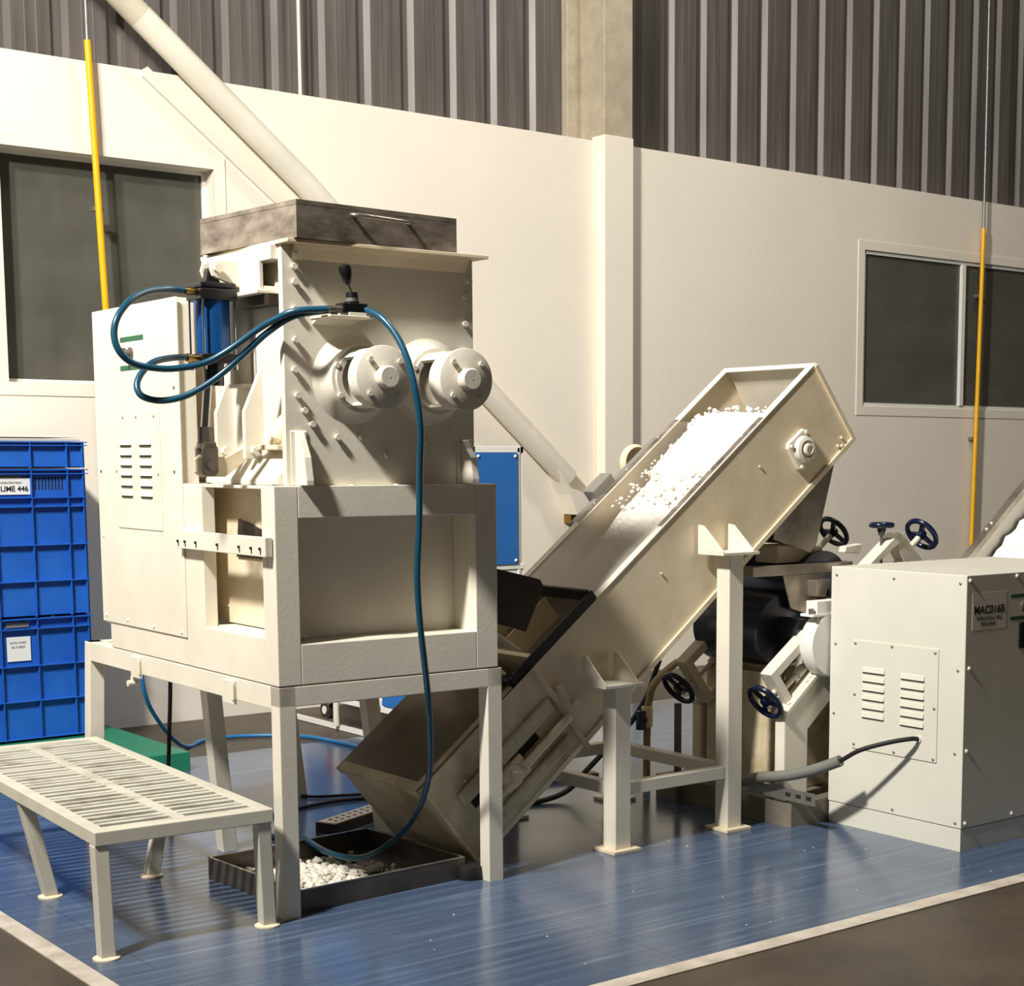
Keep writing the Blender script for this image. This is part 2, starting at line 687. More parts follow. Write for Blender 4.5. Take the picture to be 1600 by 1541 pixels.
# masonry wall with two window openings
mb = MB()
T = 0.24
def wallseg(x0, x1, z0, z1):
    mb.box(x0, x1, WY, WY + T, z0, z1)
H = 3.703
wallseg(-8, 3.09, 0, H)
wallseg(3.09, 4.32, 0, 1.957)
wallseg(3.09, 4.32, 3.206, H)
wallseg(4.32, 9.865, 0, H)
wallseg(9.865, 12.5, 0, 1.96)
wallseg(9.865, 12.5, 3.19, H)
wallseg(12.5, 22, 0, H)
build('wall_back', mb, WALLM, kind='structure')

# corrugated cladding above
def ribs(x_start, x_end, first, pitch, name):
    m_ = MB()
    prof = []
    x = x_start
    Y0 = WY + T + 0.0
    xs = []
    n = int((x_end - first) / pitch) + 2
    pts = [(x_start, Y0)]
    k0 = int((x_start - first) / pitch)
    for k in range(k0, n):
        a = first + k * pitch
        for dx, dy in ((0.0, 0), (0.018, 0.034), (0.075, 0.034), (0.105, 0)):
            if x_start < a + dx < x_end:
                pts.append((a + dx, Y0 + dy))
        for q in (0.185, 0.25):
            for dx, dy in ((q - 0.008, 0), (q, -0.002), (q + 0.008, 0)):
                if x_start < a + dx < x_end:
                    pts.append((a + dx, Y0 + dy))
    pts.append((x_end, Y0))
    n = len(pts)
    vs = [(p[0], p[1], 3.66) for p in pts] + [(p[0], p[1], 7.4) for p in pts] + [(p[0], p[1] + 0.05, 3.66) for p in pts] + [(p[0], p[1] + 0.05, 7.4) for p in pts]
    fs = [(i, i + 1, n + i + 1, n + i) for i in range(n - 1)] + [(2 * n + i, 3 * n + i, 3 * n + i + 1, 2 * n + i + 1) for i in range(n - 1)]
    m_.add(vs, fs)
    build(name, m_, CLAD, kind='structure')


ribs(-4, 7.06, 3.486, 0.3225, 'wall_upper_left')
ribs(7.30, 20, 7.964, 0.3125, 'wall_upper_right')

# concrete column, painted below the wall top
mb = MB()
mb.box(7.155, 7.405, 8.925, 9.3, 3.72, 7.4)
mb.box(7.04, 7.40, 9.19, 9.42, 3.66, 7.4)
build('column', mb, CONC_PIL, kind='structure', bevel=0.006)
mb = MB()
mb.box(7.152, 7.408, 8.92, WY + 0.05, 0, 3.735)
build('pilaster', mb, WALLM, kind='structure', bevel=0.004)


def window(idx, x0, x1, z0, z1, mull, gy, fr):
    mb = MB()
    # plaster surround band
    e = 0.07
    mb.plate_hole(x0 - e, x1 + e, z0 - e, z1 + e, x0, x1, z0, z1, WY - 0.006, WY + 0.002)
    root = build('window_%d' % idx, mb, WALLM, kind='structure', base=((x0 + x1) / 2, WY, z0))
    fb = MB()
    fb.plate_hole(x0, x1, z0, z1, x0 + fr, x1 - fr, z0 + fr, z1 - fr, gy - 0.02, gy + 0.02)
    for mx in mull:
        fb.box(mx - 0.022, mx + 0.022, gy - 0.035, gy + 0.01, z0 + fr, z1 - fr)
    build('window_frame', fb, WHITE, root)
    pb = MB()
    pb.box(x0 + fr, x1 - fr, gy - 0.003, gy + 0.003, z0 + fr, z1 - fr)
    build('window_pane', pb, PANE, root)
    bb = MB()
    bb.box(x0 + 0.01, x1 - 0.01, gy + 0.06, gy + 0.07, z0, z1)
    build('blind', bb, BLIND, root)
    return root


window(1, 3.09, 4.32, 1.957, 3.206, [], WY + 0.13, 0.022)
window(2, 9.865, 12.5, 1.96, 3.19, [11.10], WY + 0.03, 0.03)

# thin conduit running up the cladding
mb = MB()
mb.cyl((4.98, 9.17, 3.70), (4.98, 9.17, 7.2), 0.011, seg=10)
build('conduit_pipe', mb, CREAM, label='thin cream conduit running up the corrugated cladding', cat='conduit')

# yellow poles
def pole(x0, x1, ztop, zbot, label):
    t = thing('gas_drop_pipe', label, 'pipe', (x1, 8.95, zbot), group='yellow drop pipes')
    m_ = MB()
    m_.cyl((x1 + (x0 - x1) * zbot / ztop, 8.95, zbot), (x0, 8.95, ztop), 0.0185, seg=14)
    m_.cyl((x1 + (x0 - x1) * zbot / ztop, 8.95, zbot + 0.02), (x1 + (x0 - x1) * zbot / ztop, WY + 0.02, zbot + 0.02), 0.0185, seg=14)
    build('yellow_pipe', m_, YELLOW, t)
    m_ = MB()
    m_.cyl((x0, 8.95, ztop), (x0 - 0.015, 8.95, 7.2), 0.011, seg=10)
    build('grey_pipe', m_, ZINC, t, label='unpainted thin upper pipe')
    for z in (1.7, 2.9):
        m_ = MB()
        m_.box(x1 + (x0 - x1) * z / ztop - 0.03, x1 + (x0 - x1) * z / ztop + 0.03, 8.965, WY, z, z + 0.025)
        build('pipe_clip', m_, ZINC, t)


pole(3.575, 3.70, 3.80, 1.25, 'yellow pipe on the wall in front of the left window')
pole(11.27, 11.20, 3.47, 0.3, 'yellow pipe on the wall in front of the right window')

# diagonal brace pipe on the wall
t = thing('diagonal_brace_pipe', 'thick cream pipe running diagonally down the wall behind the mixer', 'pipe', (6.86, 8.93, 1.3))
pth = [(2.55, 8.93, 5.05), (3.87, 8.93, 3.97), (4.87, 8.93, 3.17), (6.15, 8.93, 2.0), (6.83, 8.93, 1.41)]
mb = MB()
mb.tube(pth[:2], 0.074, seg=24)
mb.mi = 1
mb.tube(pth[1:], 0.0745, seg=24)
build('pipe', mb, [mat('primer_cream', srgb(198, 190, 168), 0.6, var=0.06), CREAM], t)
mb = MB()
mb.prism([(6.70, 1.47), (6.82, 1.34), (6.95, 1.30), (7.06, 1.28), (7.06, 1.16), (6.86, 1.16), (6.80, 1.30)], 1, 8.86, WY)
mb.cyl((6.98, 8.86, 1.36), (6.98, 8.84, 1.36), 0.02, seg=12)
mb.cyl((7.03, 8.86, 1.30), (7.03, 8.84, 1.30), 0.02, seg=12)
build('wall_bracket', mb, CREAM, t, bevel=0.004)
mb = MB()
mb.box(6.86, 7.0, 8.93, WY, 1.10, 1.158)
build('bracket_stub', mb, BRASS, t, label='rusty brown stub under the bracket')
mb = MB()
mb.prism([(3.90, 3.70), (3.93, 3.72), (4.79, 3.05), (4.74, 3.02), (3.90, 3.665)], 1, 8.985, WY)
build('trim_4', mb, WALLM, kind='structure')

# ================================================================== STAND (frame M)
MA = -0.02
MF = frame(2.50, 4.842, 0, MA)


def mw_(x, y, z):
    return tuple(MF @ Vector((x, y, z)))


t = thing('support_stand', 'cream square-tube stand carrying the mixer', 'stand', (2.50, 4.842, 0), MA)
TB = 0.062
mb = MB(MF)
mb.box(0, 0.886, 0, TB, 0.725, 0.793)
build('front_rail', mb, CREAM, t, bevel=0.003)
mb = MB(MF)
mb.box(0, TB, TB, 1.78, 0.715, 0.793)
build('side_rail', mb, CREAM, t, bevel=0.003)
mb = MB(MF)
mb.box(0.824, 0.886, TB, 1.78, 0.725, 0.793)
build('side_rail', mb, CREAM, t, bevel=0.003)
mb = MB(MF)
mb.box(TB, 0.824, 1.72, 1.78, 0.725, 0.793)
build('rear_rail', mb, CREAM, t, bevel=0.003)
for (x, y, dx, dy) in ((0.0, 0.0, 0, 0), (0.824, 0.0, 0, 0), (0.0, 1.718, -0.02, 0.03), (0.824, 1.718, 0.12, 0.06), (0.15, 0.93, 0.10, 0.10), (0.826, 0.93, 0.08, 0.0)):
    mb = MB(MF)
    zt = 0.725 if y == 0.93 else 0.793
    vs = [(x, y, zt), (x + TB, y, zt), (x + TB, y + TB, zt), (x, y + TB, zt)]
    vs += [(a + dx, b + dy, 0) for a, b, c in vs]
    mb.add(vs, [(0, 1, 2, 3), (7, 6, 5, 4), (0, 4, 5, 1), (1, 5, 6, 2), (2, 6, 7, 3), (3, 7, 4, 0)])
    build('leg', mb, CREAM, t, bevel=0.003)
for y in (1.21, 0.37):
    mb = MB(MF)
    mb.box(-0.012, 0.0, y - 0.045, y + 0.045, 0.70, 0.782)
    mb.box(-0.016, -0.012, y - 0.05, y - 0.035, 0.715, 0.775)
    if y > 1:
        mb.cyl((0.0, y + 0.06, 0.70), (0.0, y + 0.06, 0.665), 0.008, seg=8)
        mb.cyl((-0.02, y + 0.06, 0.672), (0.02, y + 0.06, 0.672), 0.013, seg=8)
    build('clamp_lug', mb, CREAM, t, bevel=0.002)

# ================================================================== MIXER
mx = thing('soap_mixer', 'large cream mixing machine with bolted front plate and twin shaft housings', 'machine', mw_(0, 0, 0.795), MA)
# ---- housing
X1, Y1, Z0, Z1 = 0.87, 1.478, 0.796, 1.457
mb = MB(MF)
# front face with recessed panel
mb.plate_hole(0.0, X1, Z0, Z1, 0.085, 0.779, 0.932, 1.350, 0.0, 0.06)
mb.box(0.055, 0.80, 0.15, 0.156, 0.92, 1.36)
mb.box(0.779, 0.785, 0.06, 0.15, 0.93, 1.352)
mb.box(0.07, 0.785, 0.06, 0.15, 0.926, 0.932)
mb.box(0.07, 0.785, 0.06, 0.15, 1.350, 1.356)
mb.box(0.012, X1, 0.06, 0.75, Z1 - 0.012, Z1)
# right wall
mb.box(X1 - 0.012, X1, 0.06, Y1, Z0, Z1)
# left face posts
mb.box(0.0, 0.055, 0.06, 0.097, Z0, Z1)
mb.box(0.0, 0.05, 0.568, 0.735, Z0, Z1)
mb.box(0.0, 0.05, 0.097, 0.568, Z0, 0.95)
mb.box(0.0, 0.10, 0.735, Y1, Z0, 0.895)
mb.box(0.05, X1, Y1 - 0.012, Y1, Z0, Z1)
mb.box(0.05, X1, 0.06, Y1, Z0, Z0 + 0.012)
mb.prism([(0.08, 0.945), (0.568, 0.945), (0.568, 0.955), (0.08, 0.955)], 0, 0.05, 0.16)
build('base_housing', mb, CREAM, mx, bevel=0.003)
mb = MB(MF)
mb.prism([(0.063, 0.85), (0.20, 0.96), (0.735, 0.96), (0.735, 1.444), (0.063, 1.444)], 0, 0.105, 0.113)
build('inner_plate', mb, CREAM2, mx)
mb = MB(MF)
mb.prism([(0.17, 1.20), (0.505, 1.20), (0.485, 1.335), (0.22, 1.288), (0.17, 1.28)], 0, 0.098, 0.105)
build('inner_cover', mb, BROWNSTEEL, mx, label='dark brown perforated plate inside the side opening')
for y, z in ((0.46, 1.22), (0.42, 1.27), (0.36, 1.25), (0.31, 1.225), (0.26, 1.30), (0.24, 1.38), (0.34, 1.42), (0.42, 0.99), (0.6, 1.02)):
    put('screw', ME_SCREW, mx, MF @ axis_frame((0.098 if 1.2 < z < 1.29 else 0.105, y, z), (-1, 0, 0)))
mb = MB(MF)
mb.box(-0.03, -0.004, 0.012, 0.728, 1.226, 1.290)
mb.box(-0.004, 0.0, 0.06, 0.12, 1.235, 1.28)
mb.box(-0.004, 0.0, 0.6, 0.7, 1.235, 1.28)
bar = build('cross_bar', mb, CREAM, mx, bevel=0.002)
for y in (0.711, 0.650, 0.557, 0.378, 0.206, 0.114, 0.047):
    m_ = MB(MF)
    m_.cyl((-0.03, y, 1.252), (-0.036, y, 1.252), 0.005, seg=8)
    m_.box(-0.0305, -0.030, y - 0.004, y + 0.004, 1.233, 1.25)
    m_.m = [0] * len(m_.f)
    build('bar_slot', m_, DARK, bar, label='small dark slotted hole')
# ---- belt guard
mb = MB(MF)
mb.box(0.0, 0.068, 0.735, 1.53, 0.89, 2.10)
mb.box(0.0, 0.068, 0.765, 1.53, 2.10, 2.12)
mb.box(0.068, 0.10, 0.77, 1.50, 0.89, 1.457)
guard = build('belt_guard', mb, CREAM, mx, bevel=0.003)
mb = MB(MF)
mb.box(-0.006, 0.0, 0.722, 1.54, 0.898, 2.118)
gd = build('guard_door', mb, CREAM, mx, bevel=0.002, label='flat louvred cover sheet of the belt guard')
mb = MB(MF)
mb.box(-0.009, -0.006, 0.90, 1.335, 1.279, 1.72)
build('louvre_panel', mb, CREAM, mx, bevel=0.0015)


def louvres(F, ya, yb, zs, x, name, parent, hood=0.032, col=(0, 1), facing=-1):
    m_ = MB(F)
    for z in zs:
        # pressed hood: wedge open at the bottom
        m_.mi = 0
        m_.prism([(x, z + 0.024), (x - 0.002, z + 0.022), (x - 0.006, z + 0.005), (x, z + 0.005)], 1, min(ya, yb), max(ya, yb))
        m_.mi = 1
        m_.box(x - 0.004, x, min(ya, yb) + 0.003, max(ya, yb) - 0.003, z - 0.001, z + 0.005)  # dark strip stands in for the shade under the hood
    m2 = m_
    # prism axis 1 takes (x,z) pairs
    return build(name, m2, [CREAM, DARK], parent)


zs = [1.592 - i * 0.0385 for i in range(6)]
louvres(MF, 1.282, 1.173, zs, -0.009, 'louvre_column', mx)
louvres(MF, 1.091, 0.981, zs, -0.009, 'louvre_column', mx)
for y, z in ((1.332, 1.295), (1.10, 1.295), (0.906, 1.292), (1.331, 1.496), (0.924, 1.487), (0.78, 1.499), (1.50, 1.496), (1.50, 0.925), (1.28, 0.92), (1.02, 0.915), (0.76, 0.915), (0.76, 1.235), (1.50, 1.24), (0.76, 1.80), (1.12, 1.70), (1.25, 1.70), (0.95, 1.70)):
    put('screw', ME_SCREWZ if z > 1.4 else ME_SCREW, mx, MF @ axis_frame((-0.006, y, z), (-1, 0, 0)))
mb = MB(MF)
mb.box(-0.0075, -0.006, 1.03, 1.255, 1.985, 2.003)
mb.box(-0.0075, -0.006, 1.03, 1.260, 1.878, 1.896)
build('green_sticker', mb, GREENS, mx, label='two green sticker strips around the switch')
mb = MB(MF)
mb.lathe([(0.022, 0), (0.022, 0.008), (0.014, 0.01), (0.012, 0.03), (0.0, 0.032)], (-0.006, 1.15, 1.94), (-1, 0, 0), seg=18)
mb.box(-0.045, -0.03, 1.144, 1.156, 1.925, 1.958)
build('selector_switch', mb, GREYM, mx)

# ---- tank
mb = MB(MF)
mb.box(0.10, 0.76, 0.062, 0.60, 1.56, 2.20)
mb.prism([(0.04, 1.457), (0.04, 1.475), (0.10, 1.57), (0.76, 1.57), (0.84, 1.475), (0.84, 1.457)], 1, 0.062, 0.62)
tank = build('tank', mb, CREAM, mx, bevel=0.006)
mb = MB(MF)
mb.lathe([(0.055, 0), (0.055, 0.36), (0.048, 0.372)], (0.105, 0.40, 1.80), (0, 0, 1), seg=28)
mb.box(0.055, 0.12, 0.33, 0.46, 1.788, 1.80)
build('corner_column', mb, CREAM, mx)
mb = MB(MF)
mb.box(0.065, 0.80, 0.035, 0.062, 1.457, 2.24)
build('front_plate', mb, CREAM, mx, bevel=0.002)
mb = MB(MF)
mb.box(0.09, 0.77, 0.60, 0.625, 1.457, 2.24)
build('rear_plate', mb, CREAM, mx, bevel=0.002)
mb = MB(MF)
mb.box(0.055, 0.826, -0.03, 0.64, 2.238, 2.25)
mb.prism([(0.036, 2.238), (0.036, 2.19), (0.015, 2.225), (0.005, 2.238)], 0, 0.10, 0.77)
build('top_flange', mb, CREAM2, mx, bevel=0.0015)
mb = MB(MF)
mb.box(0.04, 0.10, 0.062, 0.60, 2.19, 2.238)
build('side_ledge', mb, CREAM, mx, bevel=0.002)
# ribs on the front plate
for x, h in ((0.110, 1.635), (0.755, 1.612)):
    mb = MB(MF)
    sgn = 1
    mb.prism([(0.035, 1.458), (-0.045, 1.458), (-0.045, 1.475), (-0.03, 1.55), (0.0, h - 0.03), (0.02, h), (0.035, h)], 0, x - 0.014, x + 0.014)
    mb.prism([(0.035, 1.458), (0.03, 1.458), (0.03, h + 0.0), (0.035, h + 0.005)], 0, x - 0.03, x + 0.03)
    build('gusset', mb, CREAM, mx, bevel=0.004)
for i, (x, z) in enumerate([(0.107, 2.218), (0.106, 2.168), (0.107, 2.119), (0.105, 2.033), (0.105, 1.932), (0.10, 1.836), (0.108, 1.753), (0.132, 1.704), (0.159, 1.660), (0.252, 1.618),
             (0.763, 2.111), (0.762, 2.016), (0.760, 1.923), (0.780, 2.165), (0.701, 1.653), (0.732, 1.616), (0.343, 1.62), (0.44, 1.56), (0.60, 1.60), (0.77, 1.83), (0.77, 1.73)]):
    put('bolt', ME_BOLT, mx, MF @ axis_frame((x, 0.035, z), (0, -1, 0)))
for x in (0.30, 0.47, 0.63, 0.80, 0.20):
    put('bolt', ME_BOLT, mx, MF @ Matrix.Translation((x, -0.0 + 0.02, 1.445)))
# shaft housings
for k, (cx, yend) in enumerate(((0.315, -0.169), (0.609, -0.205))):
    cz = 1.810
    mb = MB(MF)
    mb.lathe([(0.0, 0), (0.150, 0.0), (0.130, 0.008), (0.118, 0.020), (0.112, 0.034), (0.112, 0.068), (0.0, 0.068)], (cx, 0.035, cz), (0, -1, 0), seg=40)
    h = build('shaft_housing', mb, CREAM, mx)
    # drum with a side window
    mb = MB(MF)
    y0 = -0.033
    L = y0 - yend
    r = 0.098
    seg = 56
    # rings: near flange collar, windowed part, solid part
    def arc(a0, a1, ya, yb, ro, ri):
        n = max(2, int(seg * (a1 - a0) / (2 * math.pi)))
        vs = []
        for i in range(n + 1):
            a = a0 + (a1 - a0) * i / n
            c, s_ = math.cos(a), math.sin(a)
            for rr, yy in ((ro, ya), (ro, yb), (ri, yb), (ri, ya)):
                vs.append((cx + rr * c, yy, cz + rr * s_))
        fs = []
        for i in range(n):
            b0, b1 = i * 4, i * 4 + 4
            for q in range(4):
                w = (q + 1) % 4
                fs.append((b0 + q, b0 + w, b1 + w, b1 + q))
        fs.append((0, 3, 2, 1))
        fs.append((n * 4, n * 4 + 1, n * 4 + 2, n * 4 + 3))
        mb.add(vs, fs, smooth=False)
    pi = math.pi
    ym = y0 - L * 0.60
    arc(0, 2 * pi, y0, y0 - 0.008, r, r * 0.8)
    arc(pi * 1.36 - 2 * pi, pi * 0.76, y0, ym, r, r * 0.88)
    mb.lathe([(r, 0), (r, yend and (ym - yend))], (cx, ym, cz), (0, -1, 0), seg=48)
    arc(0, 2 * pi, ym, ym - 0.006, r, r * 0.72)
    dr = build('housing_drum', mb, CREAM, mx)
    mb = MB(MF)
    mb.lathe([(0, 0.0), (r * 1.06, 0), (r * 1.06, 0.010), (r * 1.03, 0.012), (0, 0.012)], (cx, yend, cz), (0, -1, 0), seg=48)
    mb.lathe([(0.036, 0.010), (0.036, 0.045), (0.032, 0.049), (0.0, 0.049)], (cx, yend, cz), (0, -1, 0), seg=32)
    mb.lathe([(0.004, 0.0495), (0.0, 0.0495)], (cx, yend, cz), (0, -1, 0), seg=8)
    build('end_cap', mb, CREAM, dr)
    mb = MB(MF)
    mb.cyl((cx, 0.03, cz), (cx, ym - 0.01, cz), 0.034, seg=24)
    mb.cyl((cx, ym * 0.5, cz), (cx, ym, cz), 0.055, seg=24)
    build('shaft', mb, DARKSTEEL, h, label='dark steel shaft seen through the drum window')
    for a in (35, 125, 215, 305):
        a = math.radians(a + 8)
        put('bolt', ME_BOLT, dr, MF @ axis_frame((cx + 0.078 * math.cos(a), yend - 0.008, cz + 0.078 * math.sin(a)), (0, -1, 0)) @ Matrix.Scale(0.85, 4))
    for a in (75, 155, 215, 330):
        a = math.radians(a)
        put('bolt', ME_BOLT, h, MF @ axis_frame((cx + 0.104 * math.cos(a), -0.030, cz + 0.099 * math.sin(a)), (0, -1, 0)) @ Matrix.Scale(0.85, 4))
# ear plates and linkage on the left side
for y in (0.265, 0.50):
    mb = MB(MF)
    xl = 0.030 if y < 0.4 else 0.035
    z1 = 1.86
    mb.prism([(0.135, 1.545), (xl, 1.545), (xl, 1.705), (0.10, z1), (0.135, z1)], 1, y, y + 0.022)
    build('ear_plate', mb, CREAM, mx, bevel=0.002)
    put('bolt', ME_BOLT, mx, MF @ axis_frame((0.062, y, 1.572), (0, -1, 0)) @ Matrix.Scale(1.6, 4))
mb = MB(MF)
mb.cyl((0.11, 0.075, 1.60), (0.11, 0.22, 1.605), 0.022, seg=16)
mb.lathe([(0.0, 0), (0.03, 0.01), (0.032, 0.06), (0.018, 0.10), (0.0, 0.105)], (0.085, 0.14, 1.60), (0.35, -0.1, 0.9), seg=16)
mb.box(0.06, 0.15, 0.09, 0.24, 1.575, 1.592)
build('gate_clamp', mb, CREAM2, mx, bevel=0.003)
mb = MB(MF)
mb.prism([(-0.12, 1.50), (-0.10, 1.485), (-0.02, 1.485), (0.065, 1.545), (0.075, 1.585), (0.06, 1.59), (-0.02, 1.55), (-0.10, 1.56), (-0.12, 1.545)], 1, 0.318, 0.352)
build('lever_arm', mb, CREAM2, mx, bevel=0.003)
# cylinder bracket
mb = MB(MF)
mb.plate_hole(0.035, 0.11, 2.098, 2.205, 0.052, 0.10, 2.112, 2.195, 0.14, 0.30)
mb.box(0.02, 0.11, 0.13, 0.32, 2.085, 2.099)
mb.prism([(0.05, 2.20), (-0.045, 2.203), (-0.062, 2.19), (-0.068, 2.17), (-0.06, 2.148), (-0.04, 2.14), (0.05, 2.11)], 1, 0.285, 0.30)
mb.prism([(0.05, 2.20), (-0.045, 2.203), (-0.062, 2.19), (-0.068, 2.17), (-0.06, 2.148), (-0.04, 2.14), (0.05, 2.11)], 1, 0.36, 0.375)
mb.box(0.03, 0.10, 0.30, 0.40, 2.10, 2.20)
br_ = build('cylinder_bracket', mb, CREAM, mx, bevel=0.003)
mb = MB(MF)
mb.box(0.05, 0.10, 0.10, 0.32, 2.05, 2.085)
build('bracket_foot', mb, BROWNSTEEL, mx)
put('bolt', ME_BOLT, br_, MF @ axis_frame((-0.046, 0.287, 2.173), (0, -1, 0)) @ Matrix.Scale(1.5, 4))
# pneumatic cylinder
cxx, cyy = -0.045, 0.335
pc = MB(MF)
pc.lathe([(0.0585, 0.0), (0.0585, 0.19)], (cxx, cyy, 1.895), (0, 0, 1), seg=40)
cyl = build('pneumatic_cylinder', pc, CYLBLUE, mx, label='blue pneumatic cylinder barrel')
hs = 0.064
mb = MB(MF)
mb.box(cxx - hs, cxx + hs, cyy - hs, cyy + hs, 2.070, 2.108)
mb.box(cxx - hs * 0.98, cxx + hs * 0.98, cyy - hs * 0.98, cyy + hs * 0.98, 2.110, 2.128)
mb.prism([(cxx - 0.026, 2.126), (cxx + 0.026, 2.126), (cxx + 0.018, 2.165), (cxx - 0.014, 2.18)], 1, cyy - 0.02, cyy + 0.022)
build('end_cap', mb, BLACKM, cyl, bevel=0.006, label='black upper cylinder head')
mb = MB(MF)
mb.box(cxx - hs, cxx + hs, cyy - hs, cyy + hs, 1.862, 1.894)
mb.cyl((cxx, cyy, 1.862), (cxx, cyy, 1.79), 0.034, seg=24)
build('end_cap', mb, BLACKM, cyl, bevel=0.006, label='black lower cylinder head')
for a in (-1, 1):
    for b in (-1, 1):
        mb = MB(MF)
        mb.cyl((cxx + a * 0.055, cyy + b * 0.055, 1.845), (cxx + a * 0.055, cyy + b * 0.055, 2.09), 0.0038, seg=10)
        mb.cyl((cxx + a * 0.055, cyy + b * 0.055, 1.842), (cxx + a * 0.055, cyy + b * 0.055, 1.862), 0.009, seg=6)
        build('tie_rod', mb, CHROME, cyl)
mb = MB(MF)
mb.cyl((cxx - 0.02, cyy, 1.80), (cxx - 0.035, cyy, 1.648), 0.0165, seg=24)
build('piston_rod', mb, CHROME, cyl, label='bright chrome piston rod')
mb = MB(MF)
mb.cyl((cxx - 0.035, cyy, 1.652), (cxx - 0.035, cyy, 1.60), 0.025, 0.028, seg=20)
for a_, b_ in ((-0.034, -0.018), (0.018, 0.034)):
    mb.prism([(cxx - 0.062, 1.50), (cxx - 0.05, 1.488), (cxx - 0.018, 1.488), (cxx - 0.006, 1.50), (cxx - 0.006, 1.58), (cxx - 0.016, 1.60), (cxx - 0.052, 1.60), (cxx - 0.062, 1.58)], 1, cyy + a_, cyy + b_)
mb.box(cxx - 0.056, cxx - 0.012, cyy - 0.034, cyy + 0.034, 1.578, 1.602)
mb.cyl((cxx - 0.034, cyy - 0.045, 1.522), (cxx - 0.034, cyy + 0.045, 1.522), 0.015, seg=20)
build('clevis', mb, GREYM, cyl, bevel=0.004)
for z in (2.095, 1.878):
    mb = MB(MF)
    mb.cyl((cxx - hs, cyy - 0.03, z), (cxx - hs - 0.03, cyy - 0.033, z), 0.012, seg=6)
    mb.cyl((cxx - hs - 0.03, cyy - 0.033, z), (cxx - hs - 0.045, cyy - 0.035, z), 0.014, seg=16)
    build('hose_fitting', mb, BRASS, cyl)
# hand valve on the front plate
mb = MB(MF)
mb.box(0.165, 0.325, -0.105, 0.035, 2.003, 2.009)
mb.prism([(0.035, 1.985), (-0.01, 2.003), (0.035, 2.003)], 0, 0.17, 0.32)
mb.box(0.235, 0.30, -0.10, -0.02, 2.009, 2.020)
build('valve_shelf', mb, CREAM, mx, bevel=0.0015)
mb = MB(MF)
mb.box(0.215, 0.305, -0.098, -0.042, 2.018, 2.050)
mb.cyl((0.262, -0.07, 2.05), (0.262, -0.07, 2.056), 0.024, seg=20)
mb.cyl((0.262, -0.07, 2.068), (0.262, -0.07, 2.086), 0.021, 0.019, seg=20)
vv = build('hand_valve', mb, BLACKM, mx, bevel=0.003, label='black lever valve on the front shelf')
mb = MB(MF)
mb.cyl((0.262, -0.07, 2.056), (0.262, -0.07, 2.068), 0.022, seg=20)
build('valve_collar', mb, ZINC, vv)
mb = MB(MF)
mb.cyl((0.262, -0.07, 2.083), (0.247, -0.07, 2.117), 0.0045, seg=10)
build('valve_lever', mb, CHROME, vv)
mb = MB(MF)
mb.lathe([(0.006, 0), (0.011, 0.004), (0.019, 0.035), (0.021, 0.05), (0.018, 0.062), (0.0, 0.068)], (0.249, -0.07, 2.110), (-0.22, 0, 1), seg=20)
build('lever_knob', mb, BLACK, vv, label='pear-shaped black lever knob')
for yy in (-0.085, -0.060):
    mb = MB(MF)
    mb.cyl((0.215, yy, 2.030), (0.185, yy, 2.028), 0.010, seg=6)
    mb.cyl((0.187, yy, 2.028), (0.165, yy, 2.027), 0.0125, seg=14)
    mb.cyl((0.195, yy, 2.030), (0.195, yy, 2.009), 0.006, seg=8)
    build('hose_fitting', mb, [GREYM], vv)
# motor block in the gap behind the tank
mb = MB(MF)
mb.box(0.16, 0.70, 0.85, 1.30, 1.458, 1.98)
mb.cyl((0.43, 0.84, 1.75), (0.43, 0.63, 1.75), 0.15, seg=32)
build('gear_case', mb, CREAM2, mx, bevel=0.01)


def smooth_path(pts, n=6):
    P = [Vector(p) for p in pts]
    out = []
    for i in range(len(P) - 1):
        p0 = P[i - 1] if i > 0 else P[0] * 2 - P[1]
        p1, p2 = P[i], P[i + 1]
        p3 = P[i + 2] if i + 2 < len(P) else P[-1] * 2 - P[-2]
        for k in range(n):
            t_ = k / n
            out.append(0.5 * ((2 * p1) + (-p0 + p2) * t_ + (2 * p0 - 5 * p1 + 4 * p2 - p3) * t_ ** 2 + (-p0 + 3 * p1 - 3 * p2 + p3) * t_ ** 3))
    out.append(P[-1])
    return out


HA = [(-0.150, 0.302, 2.096), (-0.212, 0.295, 2.096), (-0.303, 0.250, 2.079), (-0.381, 0.200, 2.042), (-0.434, 0.170, 1.988), (-0.452, 0.160, 1.933), (-0.442, 0.150, 1.882), (-0.400, 0.150, 1.846), (-0.331, 0.150, 1.832), (-0.257, 0.150, 1.833), (-0.167, 0.130, 1.853), (-0.091, 0.100, 1.899), (-0.024, 0.050, 1.957), (0.020, 0.000, 1.992), (0.07, -0.050, 2.018), (0.175, -0.085, 2.028)]
HB = [(-0.150, 0.302, 1.880), (-0.214, 0.290, 1.874), (-0.285, 0.260, 1.857), (-0.333, 0.240, 1.822), (-0.360, 0.220, 1.780), (-0.352, 0.200, 1.745), (-0.301, 0.180, 1.731), (-0.234, 0.160, 1.744), (-0.165, 0.140, 1.780), (-0.095, 0.120, 1.835), (-0.033, 0.080, 1.901), (0.012, 0.030, 1.955), (0.072, -0.030, 2.003), (0.175, -0.060, 2.025)]
